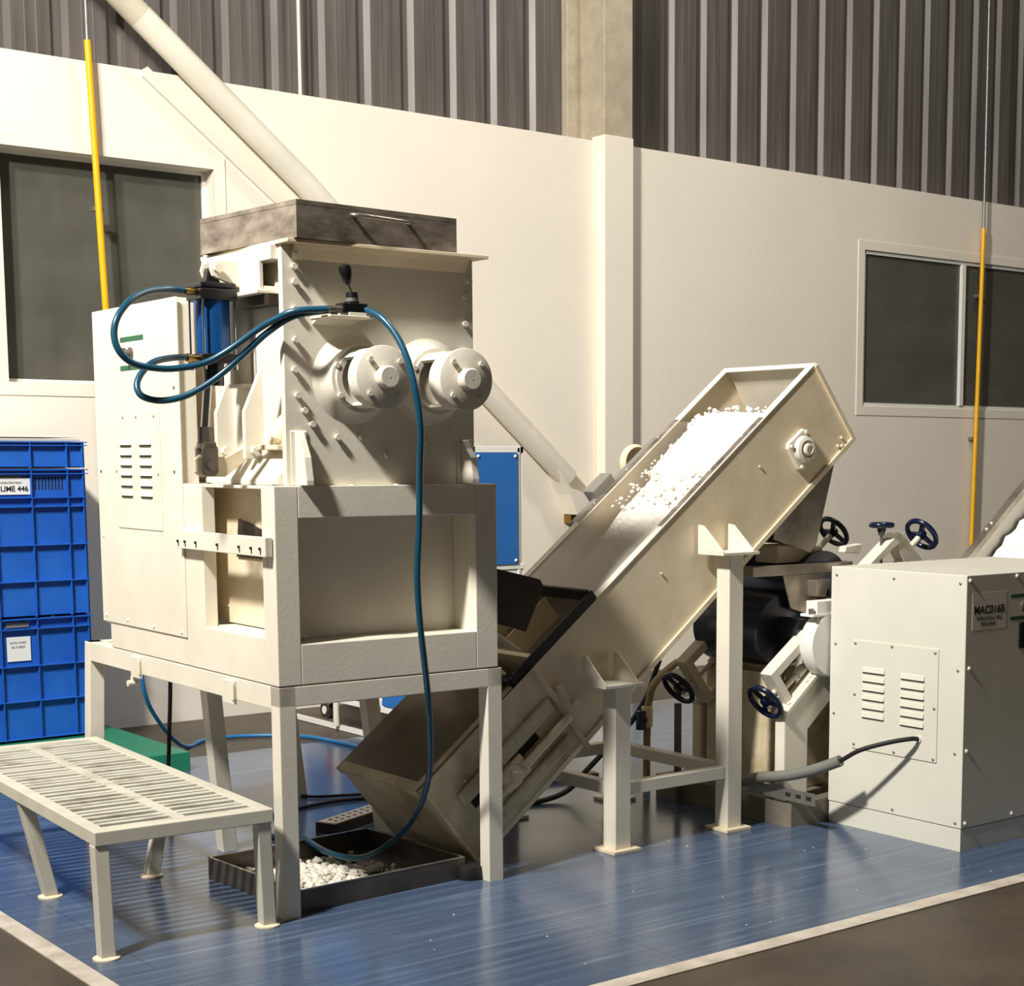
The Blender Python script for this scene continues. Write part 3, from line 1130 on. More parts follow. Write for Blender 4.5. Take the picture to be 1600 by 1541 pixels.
HCC = [(0.300, -0.085, 2.034), (0.318, -0.16, 2.003), (0.340, -0.215, 1.945), (0.355, -0.26, 1.865), (0.367, -0.285, 1.766), (0.385, -0.285, 1.643), (0.401, -0.250, 1.498), (0.414, -0.220, 1.329), (0.416, -0.200, 1.158), (0.435, -0.180, 1.005), (0.469, -0.150, 0.858), (0.512, -0.100, 0.727), (0.569, -0.020, 0.599), (0.625, 0.080, 0.440), (0.634, 0.150, 0.309),
       (0.609, 0.221, 0.200), (0.522, 0.240, 0.130), (0.465, 0.330, 0.082), (0.419, 0.466, 0.082), (0.449, 0.704, 0.082), (0.458, 0.882, 0.100), (0.50, 1.08, 0.02), (0.51, 1.25, 0.014)]
for nm, pts, r, lab in (('air_hose', HA, 0.0108, 'blue air hose looping left from the upper port of the cylinder to the valve'),
                        ('air_hose', HB, 0.0108, 'blue air hose making the lower loop from the bottom port of the cylinder'),
                        ('air_hose', HCC, 0.0112, 'long blue air hose hanging from the hand valve down past the mixer front')):
    mb = MB(MF)
    mb.tube(smooth_path(pts), r, seg=14)
    build(nm, mb, HOSE, label=lab, cat='hose')

# ---- stainless lid on the tank
LF = MF @ Matrix.Translation((0.082, -0.045, 0)) @ Matrix.Rotation(0.085, 4, 'Z')
lid = thing('tank_lid', 'smudged stainless steel box lid on top of the mixer tank', 'lid', tuple(LF @ Vector((0.3, 0.3, 2.25))), MA)
mb = MB(LF)
mb.box(0, 0.640, 0, 0.0025, 2.2505, 2.371)
mb.box(0, 0.640, 0.62, 0.6225, 2.2505, 2.371)
mb.box(0, 0.0025, 0.0, 0.62, 2.2505, 2.371)
mb.box(0.6375, 0.640, 0.0, 0.62, 2.2505, 2.371)
mb.box(0.0, 0.640, 0.0, 0.6225, 2.354, 2.357)
mb.box(-0.004, 0.645, -0.004, 0.012, 2.2505, 2.2535)
mb.box(-0.003, 0.012, -0.003, 0.625, 2.2505, 2.2535)
build('lid_body', mb, TRAYST, lid)
mb = MB(LF)
mb.tube([(0.21, 0, 2.342), (0.21, -0.012, 2.340), (0.222, -0.020, 2.340), (0.25, -0.024, 2.339), (0.39, -0.024, 2.336), (0.42, -0.020, 2.335), (0.432, -0.012, 2.335), (0.432, 0, 2.337)], 0.0065, seg=12)
build('lid_handle', mb, STEEL, lid, label='round-bar steel handle')

# ================================================================== STEP PLATFORM
STAND_C = mat('dull_cream_enamel', srgb(204, 199, 182), 0.45, var=0.06, scale=5)
SF = frame(1.852, 4.818, 0, -0.052)
st = thing('step_platform', 'low cream steel step with slatted top in front of the stand', 'step', (1.852, 4.818, 0), -0.052)
SW, SD, SH = 0.590, 1.735, 0.405
mb = MB(SF)
mb.box(0, SW, 0, 0.045, SH - 0.045, SH)
mb.box(0, SW, SD - 0.045, SD, SH - 0.045, SH)
mb.box(0, 0.045, 0.045, SD - 0.045, SH - 0.045, SH)
mb.box(SW - 0.045, SW, 0.045, SD - 0.045, SH - 0.045, SH)
build('step_frame', mb, STAND_C, st, bevel=0.003)
mb = MB(SF)
n = 30
for i in range(n):
    y = 0.065 + i * (SD - 0.13) / (n - 1)
    mb.box(0.045, SW - 0.045, y - 0.0125, y + 0.0125, SH - 0.018, SH - 0.002 + 0.0015 * math.sin(i * 2.3))
mb.box(SW / 2 - 0.02, SW / 2 + 0.02, 0.045, SD - 0.045, SH - 0.022, SH + 0.001)
build('slatted_top', mb, mat('worn_grey_cream_enamel', srgb(190, 187, 172), 0.5, var=0.06, scale=7, col2=srgb(142, 134, 116), thr=(0.28, 0.5)), st, bevel=0.002)
for (x, y, dx, dy) in ((0.022, 0.03, 0.0, -0.03), (SW - 0.03, 0.03, 0.015, 0.01), (0.03, 0.83, 0.075, 0.0), (SW - 0.03, 0.88, -0.06, 0.02), (0.03, SD - 0.03, 0.0, 0.02), (SW - 0.03, SD - 0.03, 0.0, 0.02)):
    mb = MB(SF)
    w = 0.024
    zt = SH - 0.045
    vs = [(x - w, y - w, zt), (x + w, y - w, zt), (x + w, y + w, zt), (x - w, y + w, zt)]
    vs += [(a + dx, b + dy, 0.012) for a, b, c in vs]
    mb.add(vs, [(0, 1, 2, 3), (7, 6, 5, 4), (0, 4, 5, 1), (1, 5, 6, 2), (2, 6, 7, 3), (3, 7, 4, 0)])
    lg = build('leg', mb, STAND_C, st, bevel=0.004)
    mb = MB(SF)
    mb.lathe([(0.0, 0.003), (0.042, 0.003), (0.042, 0.008), (0.03, 0.013), (0, 0.013)], (x + dx, y + dy, 0), (0, 0, 1), seg=28)
    build('foot_pad', mb, CREAM2, lg)

# ================================================================== DRIP TRAY
DF = frame(2.585, 4.885, 0.004, 0.06)
dt = thing('drip_tray', 'shallow dark steel tray on the floor under the mixer', 'tray', (2.585, 4.885, 0.004), 0.06)
mb = MB(DF)
TW, TD, TH = 0.70, 0.64, 0.078
mb.box(0, TW, 0, TD, 0, 0.003)
mb.box(0, TW, 0, 0.003, 0.003, TH)
mb.box(0, TW, TD - 0.003, TD, 0.003, TH)
mb.box(0, 0.003, 0.003, TD - 0.003, 0.003, TH)
mb.box(TW - 0.003, TW, 0.003, TD - 0.003, 0.003, TH)
build('tray_pan', mb, mat('tray_steel', srgb(104, 96, 88), 0.35, metal=0.6, var=0.2, scale=6, rvar=0.1), dt)
mb = MB(DF)
for x0, x1, y0, y1 in ((0, TW, 0, 0.006), (0, TW, TD - 0.006, TD), (0, 0.006, 0, TD), (TW - 0.006, TW, 0, TD)):
    mb.box(x0 - 0.001, x1 + 0.001, y0 - 0.001, y1 + 0.001, TH, TH + 0.003)
build('tray_rim', mb, STEEL, dt)
mb = MB(DF)
random.seed(3)
for i in range(900):
    u, v = random.gauss(0.25, 0.15), random.gauss(0.30, 0.17)
    if not (0.03 < u < 0.60 and 0.03 < v < 0.60):
        continue
    r = random.choice([0.004, 0.006, 0.008, 0.010, 0.014, 0.022])
    z = 0.004 + r * 0.5 + max(0, 0.022 * (1 - ((u - 0.24) ** 2 / 0.05 + (v - 0.27) ** 2 / 0.06)))
    mb.lump((u, v, z), r)
nx = 26
vs, fs = [], []
for i in range(nx):
    for j in range(nx):
        u, v = 0.01 + 0.50 * i / (nx - 1), 0.01 + 0.55 * j / (nx - 1)
        h = -0.0015 + 0.026 * max(0, 1 - ((u - 0.24) ** 2 / 0.04 + (v - 0.27) ** 2 / 0.055)) * random.uniform(0.6, 1.1)
        vs.append((u, v, 0.0025 + h))
for i in range(nx - 1):
    for j in range(nx - 1):
        fs.append((i * nx + j, (i + 1) * nx + j, (i + 1) * nx + j + 1, i * nx + j + 1))
mb.add(vs, fs)
build('soap_crumbs', mb, mat('dirty_soap_crumbs', srgb(214, 208, 194), 0.85, var=0.06, scale=25, bump=0.4, bscale=90), label='white soap crumbs and lumps spilled in the dark drip tray', cat='soap crumbs', kind='stuff', base=tuple(DF @ Vector((0.2, 0.25, 0))))

# perforated strip on the floor
mb = MB(frame(3.25, 5.83, 0, 0.42))
mb.box(0, 0.42, 0, 0.10, 0.0, 0.004)
mb.mi = 1
mb.box(0, 0.42, 0, 0.004, 0.004, 0.050)
mb.box(0, 0.004, 0.004, 0.1, 0.004, 0.050)
mb.mi = 0
for i in range(9):
    for j in range(2):
        pass
mb.box(0, 0.42, 0.0, 0.09, 0.050, 0.055)
ct = build('cable_tray_offcut', mb, [CREAM2, DARKSTEEL], label='short perforated steel channel lying on the floor behind the drip tray', cat='metal channel')
mb = MB(frame(3.25, 5.83, 0, 0.42))
for i in range(9):
    for j in range(2):
        x = 0.03 + i * 0.044 + j * 0.012
        mb.box(x, x + 0.018, 0.018 + j * 0.036, 0.034 + j * 0.036, 0.0551, 0.0556)
build('slot_pattern', mb, DARK, ct, label='rows of dark slots')

# black rubber foot near the mixer's right leg
mb = MB(frame(3.30, 4.92, 0.0, 0.2))
mb.lathe([(0.0, 0), (0.05, 0), (0.055, 0.02), (0.05, 0.05), (0.0, 0.055)], (0.0, 0, 0.0), (0, 0, 1), seg=20)
mb.box(0.0, 0.10, -0.03, 0.03, 0.0, 0.045)
build('rubber_wedge', mb, RUBBER, label='small black rubber wedge by the tray corner under the elevator tip', cat='wedge', bevel=0.006)

# ================================================================== INCLINED ELEVATOR CONVEYOR
CA = math.radians(38.2)
ca, sa = math.cos(CA), math.sin(CA)
VF = Matrix(((ca, 0, -sa, 3.386), (0, 1, 0, 5.0), (sa, 0, ca, 0.02), (0, 0, 0, 1)))
cv = thing('inclined_conveyor', 'cream enclosed conveyor rising diagonally from under the mixer', 'conveyor', (3.386, 5.0, 0.02))
LN, HT, DP = 2.605, 0.41, 0.575
mb = MB(VF)
mb.box(0.0, LN, 0.0, 0.006, 0.0, HT)
mb.box(0.0, LN, -0.012, 0.0, 0.0, 0.022)
mb.box(LN - 0.02, LN, -0.012, 0.0, 0.022, HT)
build('side_panel', mb, CREAM2, cv, bevel=0.0015, label='near cream side panel')
mb = MB(VF)
mb.box(0.0, LN, DP - 0.006, DP, 0.0, HT)
build('side_panel', mb, CREAM2, cv, bevel=0.0015, label='far cream side panel')
mb = MB(VF)
mb.box(1.06, LN, -0.004, 0.035, HT, HT + 0.006)
mb.box(1.06, LN, DP - 0.035, DP + 0.004, HT, HT + 0.006)
mb.box(LN - 0.03, LN, 0.035, DP - 0.035, HT, HT + 0.006)
build('top_flange', mb, CREAM, cv, bevel=0.0015)
mb = MB(VF)
mb.box(0.0, LN - 0.42, 0.006, DP - 0.006, 0.0, 0.005)
build('bottom_panel', mb, CREAM2, cv)
mb = MB(VF)
mb.box(LN - 0.006, LN, 0.006, DP - 0.006, 0.0, HT)
build('head_plate', mb, CREAM, cv)
mb = MB(VF)
mb.box(0.0, 0.006, 0.006, DP - 0.006, 0.0, HT)
mb.box(-0.012, 0.0, 0.0, DP, HT - 0.02, HT)
mb.box(-0.008, 0.0, 0.0, DP, 0.0, 0.02)
build('tail_plate', mb, CREAMG, cv, bevel=0.001)
# lower cover
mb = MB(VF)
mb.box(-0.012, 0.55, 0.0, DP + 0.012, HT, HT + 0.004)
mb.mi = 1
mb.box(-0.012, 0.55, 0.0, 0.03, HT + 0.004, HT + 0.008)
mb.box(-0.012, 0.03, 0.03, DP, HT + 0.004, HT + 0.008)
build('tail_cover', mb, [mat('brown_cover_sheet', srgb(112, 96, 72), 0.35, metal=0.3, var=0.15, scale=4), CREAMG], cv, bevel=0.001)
# lower reinforced section
mb = MB(VF)
mb.box(0.0, 0.655, -0.010, -0.0, 0.022, HT)
mb.box(0.645, 0.665, -0.030, -0.010, -0.01, HT)
mb.box(0.0, 0.014, -0.022, -0.010, 0.0, HT)
build('take_up_panel', mb, CREAMG, cv, bevel=0.002)
for a0, a1, b0, b1 in ((0.10, 0.63, 0.225, 0.285), (0.20, 0.62, 0.055, 0.105)):
    mb = MB(VF)
    mb.box(a0, a1, -0.030, -0.010, b0, b1)
    build('stiffening_channel', mb, CREAMG, cv, bevel=0.010)
mb = MB(VF)
mb.box(0.355, 0.51, -0.0115, -0.010, 0.180, 0.212)
build('slot_opening', mb, DARK, cv, label='black slot in the take-up panel')
mb = MB(VF)
mb.box(0.13, 0.20, -0.0115, -0.010, 0.180, 0.215)
build('slot_opening', mb, DARK, cv, label='black slot in the take-up panel')
mb = MB(VF)
mb.cyl((0.38, -0.035, 0.160), (0.655, -0.035, 0.160), 0.018, seg=16)
mb.cyl((0.23, -0.035, 0.15), (0.33, -0.035, 0.156), 0.013, seg=14)
mb.lathe([(0.0, 0.05), (0.022, 0.05), (0.026, 0.03), (0.046, 0.025), (0.048, 0.0)], (0.32, -0.012, 0.165), (0, -1, 0), seg=24)
mb.box(0.27, 0.40, -0.03, -0.012, 0.12, 0.21)
build('take_up_bearing', mb, CREAM2, cv, bevel=0.004)
mb = MB(VF)
mb.cyl((0.695, 0, 0.268), (0.695, -0.035, 0.268), 0.014, seg=12)
mb.cyl((0.72, 0.0, 0.165), (0.735, -0.05, 0.19), 0.012, seg=12)
build('lock_bolt', mb, CREAM2, cv)
for s, nn in ((0.16, 0.30), (0.30, 0.215), (0.42, 0.25), (0.20, 0.245), (0.52, 0.26), (1.376, 0.271), (2.072, 0.269), (2.50, 0.045), (2.54, 0.06), (2.52, 0.03), (1.8, 0.02), (1.55, 0.02)):
    yy = -0.0105 if s < 0.6 else -0.0
    if s < 0.6 and 0.225 < nn < 0.29:
        yy = -0.03
    put('bolt', ME_BOLT, cv, VF @ axis_frame((s, yy, nn), (0, -1, 0)) @ Matrix.Scale(0.45 if s < 2.4 else 0.7, 4))
# head bearing
BS, BN = 2.305, 0.178
mb = MB(VF @ Matrix.Translation((BS, 0, BN)) @ Matrix.Rotation(-math.radians(38.2 - 8), 4, 'Y') @ Matrix.Translation((-BS, 0, -BN)))
pts = []
for k in range(4):
    a = math.radians(45 + 90 * k + 58)
    for da in (-7, 7):
        pts.append((BS + 0.088 * math.cos(a + math.radians(da)), BN + 0.088 * math.sin(a + math.radians(da))))
mb.prism(pts, 1, -0.022, 0.0)
mb.lathe([(0.058, 0.02), (0.054, 0.045), (0.040, 0.050), (0.038, 0.036), (0.026, 0.036), (0.026, 0.062), (0.018, 0.064), (0.017, 0.055), (0.0, 0.055)], (BS, 0, BN), (0, -1, 0), seg=32)
hb = build('head_bearing', mb, CREAM, cv, bevel=0.002, label='square flanged bearing on the side panel')
for k in range(4):
    a = math.radians(45 + 90 * k + 58)
    M2 = VF @ Matrix.Translation((BS, 0, BN)) @ Matrix.Rotation(-math.radians(38.2 - 8), 4, 'Y') @ axis_frame((0.076 * math.cos(a), -0.022, 0.076 * math.sin(a)), (0, -1, 0))
    put('bolt', ME_BOLT, hb, M2 @ Matrix.Scale(0.8, 4))
# belt, acrylic cover
mb = MB(VF)
mb.box(0.08, 2.42, 0.03, DP - 0.03, 0.285, 0.292)
mb.cyl((2.40, 0.03, 0.19), (2.40, DP - 0.03, 0.19), 0.10, seg=32)
build('belt', mb, mat('grey_belt', srgb(140, 134, 124), 0.55, var=0.1), cv)
mb = MB(VF)
mb.box(1.07, 2.21, 0.012, DP - 0.012, HT - 0.003, HT + 0.002)
build('cover_sheet', mb, PLEXI, cv, label='scuffed translucent cover sheet')
for y0 in (0.004, DP - 0.030):
    mb = MB(VF)
    mb.box(1.50, 2.215, y0, y0 + 0.026, HT + 0.0065, HT + 0.010)
    stp = build('cover_strip', mb, TRAYST, cv, label='brownish steel clamping strip')
    for s in (1.62, 1.85, 2.08):
        put('bolt', ME_BOLT, stp, VF @ Matrix.Translation((s, y0 + 0.013, HT + 0.0095)) @ Matrix.Scale(0.4, 4))
mb = MB(VF)
mb.plate_hole(1.05, 1.50, 0, 0.026, 1.06, 1.49, 0.001, 0.002, HT + 0.0065, HT + 0.0066)
# feed hopper skirts
mb = MB(VF)
z0, z1 = HT - 0.02, HT + 0.055
mb.box(0.55, 1.065, 0.0, 0.008, HT + 0.0, z1 - 0.012)
mb.box(1.045, 1.055, 0.008, DP * 0.96, HT + 0.0, z1)
mb.box(0.55, 1.055, DP - 0.04, DP - 0.03, HT, z1)
mb.box(0.545, 0.555, 0.0, DP - 0.03, HT, HT + 0.035)
build('feed_skirt', mb, RUBBER, cv, label='black rubber skirt around the feed opening')
mb = MB(VF)
mb.box(0.56, 1.04, DP * 0.55, DP * 0.56, 0.30, HT)
mb.box(0.70, 0.72, 0.02, DP - 0.04, 0.30, HT + 0.01)
build('inner_baffle', mb, CREAM2, cv)

# soap powder on the belt
random.seed(11)
mb = MB(VF)
ns, nt_ = 90, 26
vs, fs = [], []
for i in range(ns):
    for j in range(nt_):
        s = 1.30 + 1.05 * i / (ns - 1)
        t_ = 0.05 + (DP - 0.10) * j / (nt_ - 1)
        edge = math.sin(math.pi * j / (nt_ - 1)) ** 0.4
        ramp = max(0, min(1, (s - 1.48 - 0.10 * math.sin(t_ * 11)) / 0.25)) * max(0, min(1, (2.35 - s) / 0.05))
        h = (0.092 + 0.018 * min(1, max(0, (s - 1.8) / 0.3))) * ramp * (edge if s < 1.9 else edge ** 0.3) * random.uniform(0.92, 1.02)
        vs.append((s, t_, 0.288 + h))
for i in range(ns - 1):
    for j in range(nt_ - 1):
        fs.append((i * nt_ + j, (i + 1) * nt_ + j, (i + 1) * nt_ + j + 1, i * nt_ + j + 1))
mb.add(vs, fs)
for i in range(420):
    s = 1.15 + 1.2 * random.random() ** 0.45
    t_ = random.uniform(0.06, DP - 0.06)
    r = random.uniform(0.004, 0.012)
    base = 0.292 + (0.085 if s > 1.65 else 0)
    mb.lump((s, t_, base + r * 0.3), r)
for (s, t_, w) in ((1.27, 0.20, 0.035), (1.33, 0.16, 0.03), (1.22, 0.12, 0.02), (1.42, 0.30, 0.05), (1.18, 0.30, 0.02)):
    for q in range(6):
        mb.lump((s + random.uniform(-w, w), t_ + random.uniform(-w, w) * 0.6, 0.30), w * 0.6, flat=0.4)
build('soap_powder', mb, POWDER, label='white soap powder heaped on the inclined conveyor belt', cat='powder', kind='stuff', base=tuple(VF @ Vector((1.9, 0.28, 0.29))))

# ---- conveyor stand
cs = thing('conveyor_stand', 'cream steel frame with gusset brackets carrying the inclined conveyor', 'stand', (3.965, 4.885, 0))
LW = 0.078
legs = [(3.952, 4.865, 0.665, 3.875, 4.072), (4.553, 4.865, 1.155, 4.487, 4.69), (3.952, 5.62, 0.665, 3.875, 4.072), (4.553, 5.62, 1.155, 4.487, 4.69)]
for i, (x, y, h, ga, gb) in enumerate(legs):
    near = y < 5.2
    mb = MB()
    mb.box(x, x + LW, y, y + LW, 0.016, h)
    lg = build('leg', mb, CREAM, cs, bevel=0.003)
    mb = MB()
    mb.box(x - 0.03, x + LW + 0.03, y - 0.03, y + LW + 0.03, 0.003, 0.017)
    build('base_plate', mb, CREAM2, lg, bevel=0.002)
    # shelf with two triangular gussets standing on it
    y0, y1 = (4.830, 4.986) if near else (5.590, 5.746)
    yi, yo = (4.986, 4.832) if near else (5.590, 5.744)
    d = -1 if near else 1
    mb = MB()
    mb.box(ga, gb, y0, y1, h, h + 0.012)
    build('shelf_bracket', mb, CREAM, cs, bevel=0.0015)
    for gx in (ga, gb - 0.035):
        mb = MB()
        mb.prism([(yi, h + 0.012), (yo, h + 0.012), (yo, h + 0.018), (yi + d * 0.035, h + 0.118), (yi, h + 0.122)], 0, gx, gx + 0.006)
        build('gusset', mb, CREAM, cs, bevel=0.001)
    for gx in (ga + 0.06, gb - 0.07):
        put('bolt', ME_BOLT, cs, Matrix.Translation((gx, (y0 + y1) / 2 + d * 0.03, h + 0.002)) @ Matrix.Scale(0.7, 4))
mb = MB()
mb.box(4.03, 4.553, 4.880, 4.930, 0.225, 0.275)
build('cross_rail', mb, CREAM, cs, bevel=0.003)
mb = MB()
mb.box(4.03, 4.553, 5.64, 5.69, 0.225, 0.275)
build('cross_rail', mb, CREAM, cs, bevel=0.003)
mb = MB()
mb.box(3.965, 4.015, 4.943, 5.62, 0.225, 0.275)
build('cross_rail', mb, CREAM, cs, bevel=0.003)
mb = MB()
mb.box(4.570, 4.620, 4.943, 5.62, 0.225, 0.275)
build('cross_rail', mb, CREAM, cs, bevel=0.003)

# ---- transfer chute between mixer and conveyor
ch = thing('transfer_chute', 'dark brown steel chute plate between the mixer and the conveyor', 'chute', (3.5, 5.1, 0.9))
mb = MB()
mb.prism([(3.36, 1.165), (3.627, 1.100), (3.655, 1.092), (3.668, 1.07), (3.662, 1.05), (3.587, 0.899), (3.36, 0.965)], 1, 4.95, 4.954)
build('side_plate', mb, BROWNSTEEL, ch)
mb = MB()
mb.prism([(3.36, 1.165), (3.627, 1.100), (3.587, 0.899), (3.36, 0.965)], 1, 5.46, 5.464)
build('side_plate', mb, BROWNSTEEL, ch)
mb = MB()
mb.prism([(3.37, 0.955), (3.56, 0.83), (3.565, 0.835), (3.37, 0.965)], 1, 4.954, 5.46)
mb.prism([(3.38, 0.83), (3.50, 0.74), (3.51, 0.745), (3.38, 0.845)], 1, 4.97, 5.46)
build('chute_floor', mb, CREAM2, ch)

# small drive on the far side of the conveyor
dg = thing('conveyor_drive', 'small grey motor drive with pulley behind the inclined conveyor', 'drive unit', (4.6, 5.62, 1.3))
mb = MB()
mb.lathe([(0.075, 0), (0.082, 0.01), (0.082, 0.03), (0.07, 0.04), (0.06, 0.02), (0.02, 0.02), (0.0, 0.05)], (4.745, 5.72, 1.528), (0, -1, 0), seg=32)
build('pulley', mb, CREAM2, dg)
mb = MB(VF)
mb.box(1.66, 1.79, 0.585, 0.66, 0.38, 0.455)
build('terminal_box', mb, GREYPAD, dg, bevel=0.006)
mb = MB(VF)
mb.box(1.50, 2.10, 0.580, 0.62, 0.34, 0.413)
build('drive_guard', mb, GREYPAD, dg, bevel=0.004)

# ================================================================== ELECTRICAL / DRIVE ENCLOSURE (right)
bx = thing('drive_enclosure', 'large off-white machine enclosure with louvred side panel at the right', 'enclosure', (5.02, 4.022, 0))
BX, BY, BH = 1.06, 0.716, 1.097
mb = MB()
mb.box(5.02, 5.02 + BX, 4.022, 4.022 + BY, 0.095, BH)
build('cabinet_body', mb, OFFWHITE, bx, bevel=0.003)
mb = MB()
mb.box(5.023, 5.02 + BX - 0.003, 4.025, 4.022 + BY - 0.003, 0.0, 0.092)
build('plinth', mb, OFFWHITE, bx, bevel=0.002)
mb = MB()
mb.box(5.015, 5.02, 4.022 + 0.128, 4.022 + 0.582, 0.342, 0.798)
build('access_panel', mb, OFFWHITE, bx, bevel=0.0015)
I_ = I4
zs = [0.666 - i * 0.0378 for i in range(6)]


def louvres2(ya, yb, zs, x, parent, dz=0.0):
    m_ = MB()
    for z in zs:
        m_.mi = 0
        m_.prism([(x, z + 0.026), (x - 0.003, z + 0.023), (x - 0.007, z + 0.004), (x, z + 0.004)], 1, ya, yb)
        m_.mi = 1
        m_.box(x - 0.005, x, ya + 0.002, yb - 0.002, z, z + 0.004)  # shade below each hood, drawn as a dark strip
    build('louvre_column', m_, [OFFWHITE, DARK], parent)


louvres2(4.022 + 0.405, 4.022 + 0.525, zs, 5.015, bx)
louvres2(4.022 + 0.195, 4.022 + 0.318, [z - 0.006 for z in zs], 5.015, bx)
for y, z in ((4.706, 1.063), (4.392, 1.065), (4.053, 1.065), (4.707, 0.772), (4.055, 0.723), (4.711, 0.476), (4.060, 0.392), (4.376, 0.115), (4.050, 0.115)):
    put('screw', ME_SCREWZ, bx, axis_frame((5.02, y, z), (-1, 0, 0)))
for y, z in ((4.59, 0.785), (4.39, 0.788), (4.165, 0.783), (4.59, 0.57), (4.165, 0.56), (4.59, 0.36), (4.37, 0.355), (4.165, 0.355)):
    put('screw', ME_SCREWZ, bx, axis_frame((5.015, y, z), (-1, 0, 0)))
for x, z in ((5.039, 1.076), (5.331, 1.082), (5.046, 0.732), (5.043, 0.405), (5.045, 0.115), (5.341, 0.115), (5.7, 1.08), (6.04, 1.08)):
    put('screw', ME_SCREW, bx, axis_frame((x, 4.022, z), (0, -1, 0)) @ Matrix.Scale(1.3, 4))
mb = MB()
mb.lathe([(0.013, 0), (0.014, 0.006), (0.009, 0.007), (0.009, 0.0)], (5.015, 4.240, 0.427), (-1, 0, 0), seg=18)
build('cable_grommet', mb, WHITE, bx)
mb = MB()
mb.box(5.057, 5.268, 4.0212, 4.022, 0.880, 1.026)
build('name_label', mb, PAPERD, bx, label='translucent paper label reading MAC016B')
text_mesh('MAC016B', 0.045, front_txt(5.162, 4.0208, 0.943), 'label_text', bx, INK, bold=0.001)
text_mesh('TRIPLE ROLL MILL', 0.0205, front_txt(5.162, 4.0208, 0.918), 'label_text', bx, INK)
text_mesh('MACHINE', 0.0205, front_txt(5.155, 4.0208, 0.895), 'label_text', bx, INK)
mb = MB()
mb.box(5.297, 5.47, 4.0212, 4.022, 0.995, 1.009)
mb.box(5.295, 5.47, 4.0212, 4.022, 0.905, 0.920)
build('green_sticker', mb, GREENS, bx, label='pair of green sticker strips around the switch')
mb = MB()
mb.lathe([(0.024, 0), (0.024, 0.008), (0.016, 0.01), (0.016, 0.03), (0, 0.032)], (5.385, 4.022, 0.962), (0, -1, 0), seg=20)
build('selector_switch', mb, GREYM, bx)
mb = MB()
mb.box(5.352, 5.46, 4.013, 4.022, 0.79, 0.895)
build('meter_panel', mb, BLACK, bx, bevel=0.002)

# cable and conduit to the enclosure
mb = MB()
mb.tube(smooth_path([(4.755, 4.99, 0.170), (4.76, 4.90, 0.200), (4.768, 4.80, 0.220), (4.782, 4.72, 0.238), (4.812, 4.615, 0.272), (4.838, 4.500, 0.322)]), 0.0235, seg=16)
build('flexible_conduit', mb, GREYP, label='grey flexible conduit lying on the perforated cable tray', cat='conduit')
mb = MB()
mb.tube(smooth_path([(4.838, 4.520, 0.313), (4.840, 4.486, 0.330), (4.860, 4.410, 0.377), (4.920, 4.311, 0.415), (4.975, 4.250, 0.431), (5.013, 4.240, 0.428)]), 0.0095, seg=12)
build('power_cable', mb, RUBBER, label='black power cable running from the grey conduit into the enclosure side', cat='cable')
tr = MB()
tr.box(4.795, 4.798, 4.60, 5.12, 0.120, 0.172)
tr.box(4.798, 4.810, 4.60, 5.12, 0.120, 0.123)
ctr = build('cable_tray', tr, ZINC, label='perforated galvanised cable tray beside the mill foot', cat='cable tray')
mb = MB()
for y in (4.62, 4.68, 4.74):
    mb.box(4.7944, 4.795, y, y + 0.03, 0.138, 0.155)
build('slot_pattern', mb, DARK, ctr)
mb = MB()
mb.box(4.806, 5.9, 4.745, 5.62, 0.003, 0.104)
build('mill_plinth', mb, mat('dirty_plinth', srgb(120, 112, 98), 0.6, var=0.15), label='dusty grey plinth under the roll mill', cat='plinth')

# ================================================================== ROLL MILL
ml = thing('roll_mill', 'cream roll mill with dark rolls and handwheels behind the enclosure', 'machine', (5.3, 5.2, 0.105))


def mill_frame(y0, y1, name, m=CREAM):
    m_ = MB()
    m_.prism([(4.92, 0.105), (5.035, 0.105), (5.035, 0.40), (5.30, 0.62), (5.60, 0.62), (5.60, 1.02), (5.30, 1.02), (5.16, 0.72), (5.13, 0.66), (4.90, 0.46), (4.92, 0.43)], 1, y0, y1)
    return build(name, m_, m, ml, bevel=0.006)


mb = MB()
mb.prism([(4.814, 0.105), (4.957, 0.105), (4.957, 0.40), (5.20, 0.60), (5.50, 0.60), (5.50, 1.0), (5.22, 1.0), (5.10, 0.70), (5.06, 0.672), (4.814, 0.478)], 1, 4.80, 4.858)
mb.prism([(5.03, 0.50), (5.60, 0.50), (5.60, 1.02), (5.30, 1.02), (5.03, 0.72)], 1, 4.90, 4.955)
build('side_frame', mb, CREAM, ml, bevel=0.006)
mill_frame(5.44, 5.50, 'side_frame', CREAM2)
mb = MB()
mb.box(4.935, 5.0, 5.0, 5.42, 0.105, 0.62)
build('under_panel', mb, CREAMG, ml, bevel=0.004)
mb = MB()
mb.box(5.04, 5.85, 4.957, 5.438, 0.105, 0.60)
build('mill_bed', mb, CREAMG, ml, bevel=0.004)
for c, r, zz in (((5.02, 0.80), 0.16, 0), ((5.27, 0.98), 0.16, 0)):
    mb = MB()
    mb.cyl((c[0], 5.02, c[1]), (c[0], 5.43, c[1]), r, seg=56)
    mb.cyl((c[0], 4.88, c[1]), (c[0], 5.50, c[1]), r * 0.4, seg=24)
    build('roll', mb, ROLL, ml)
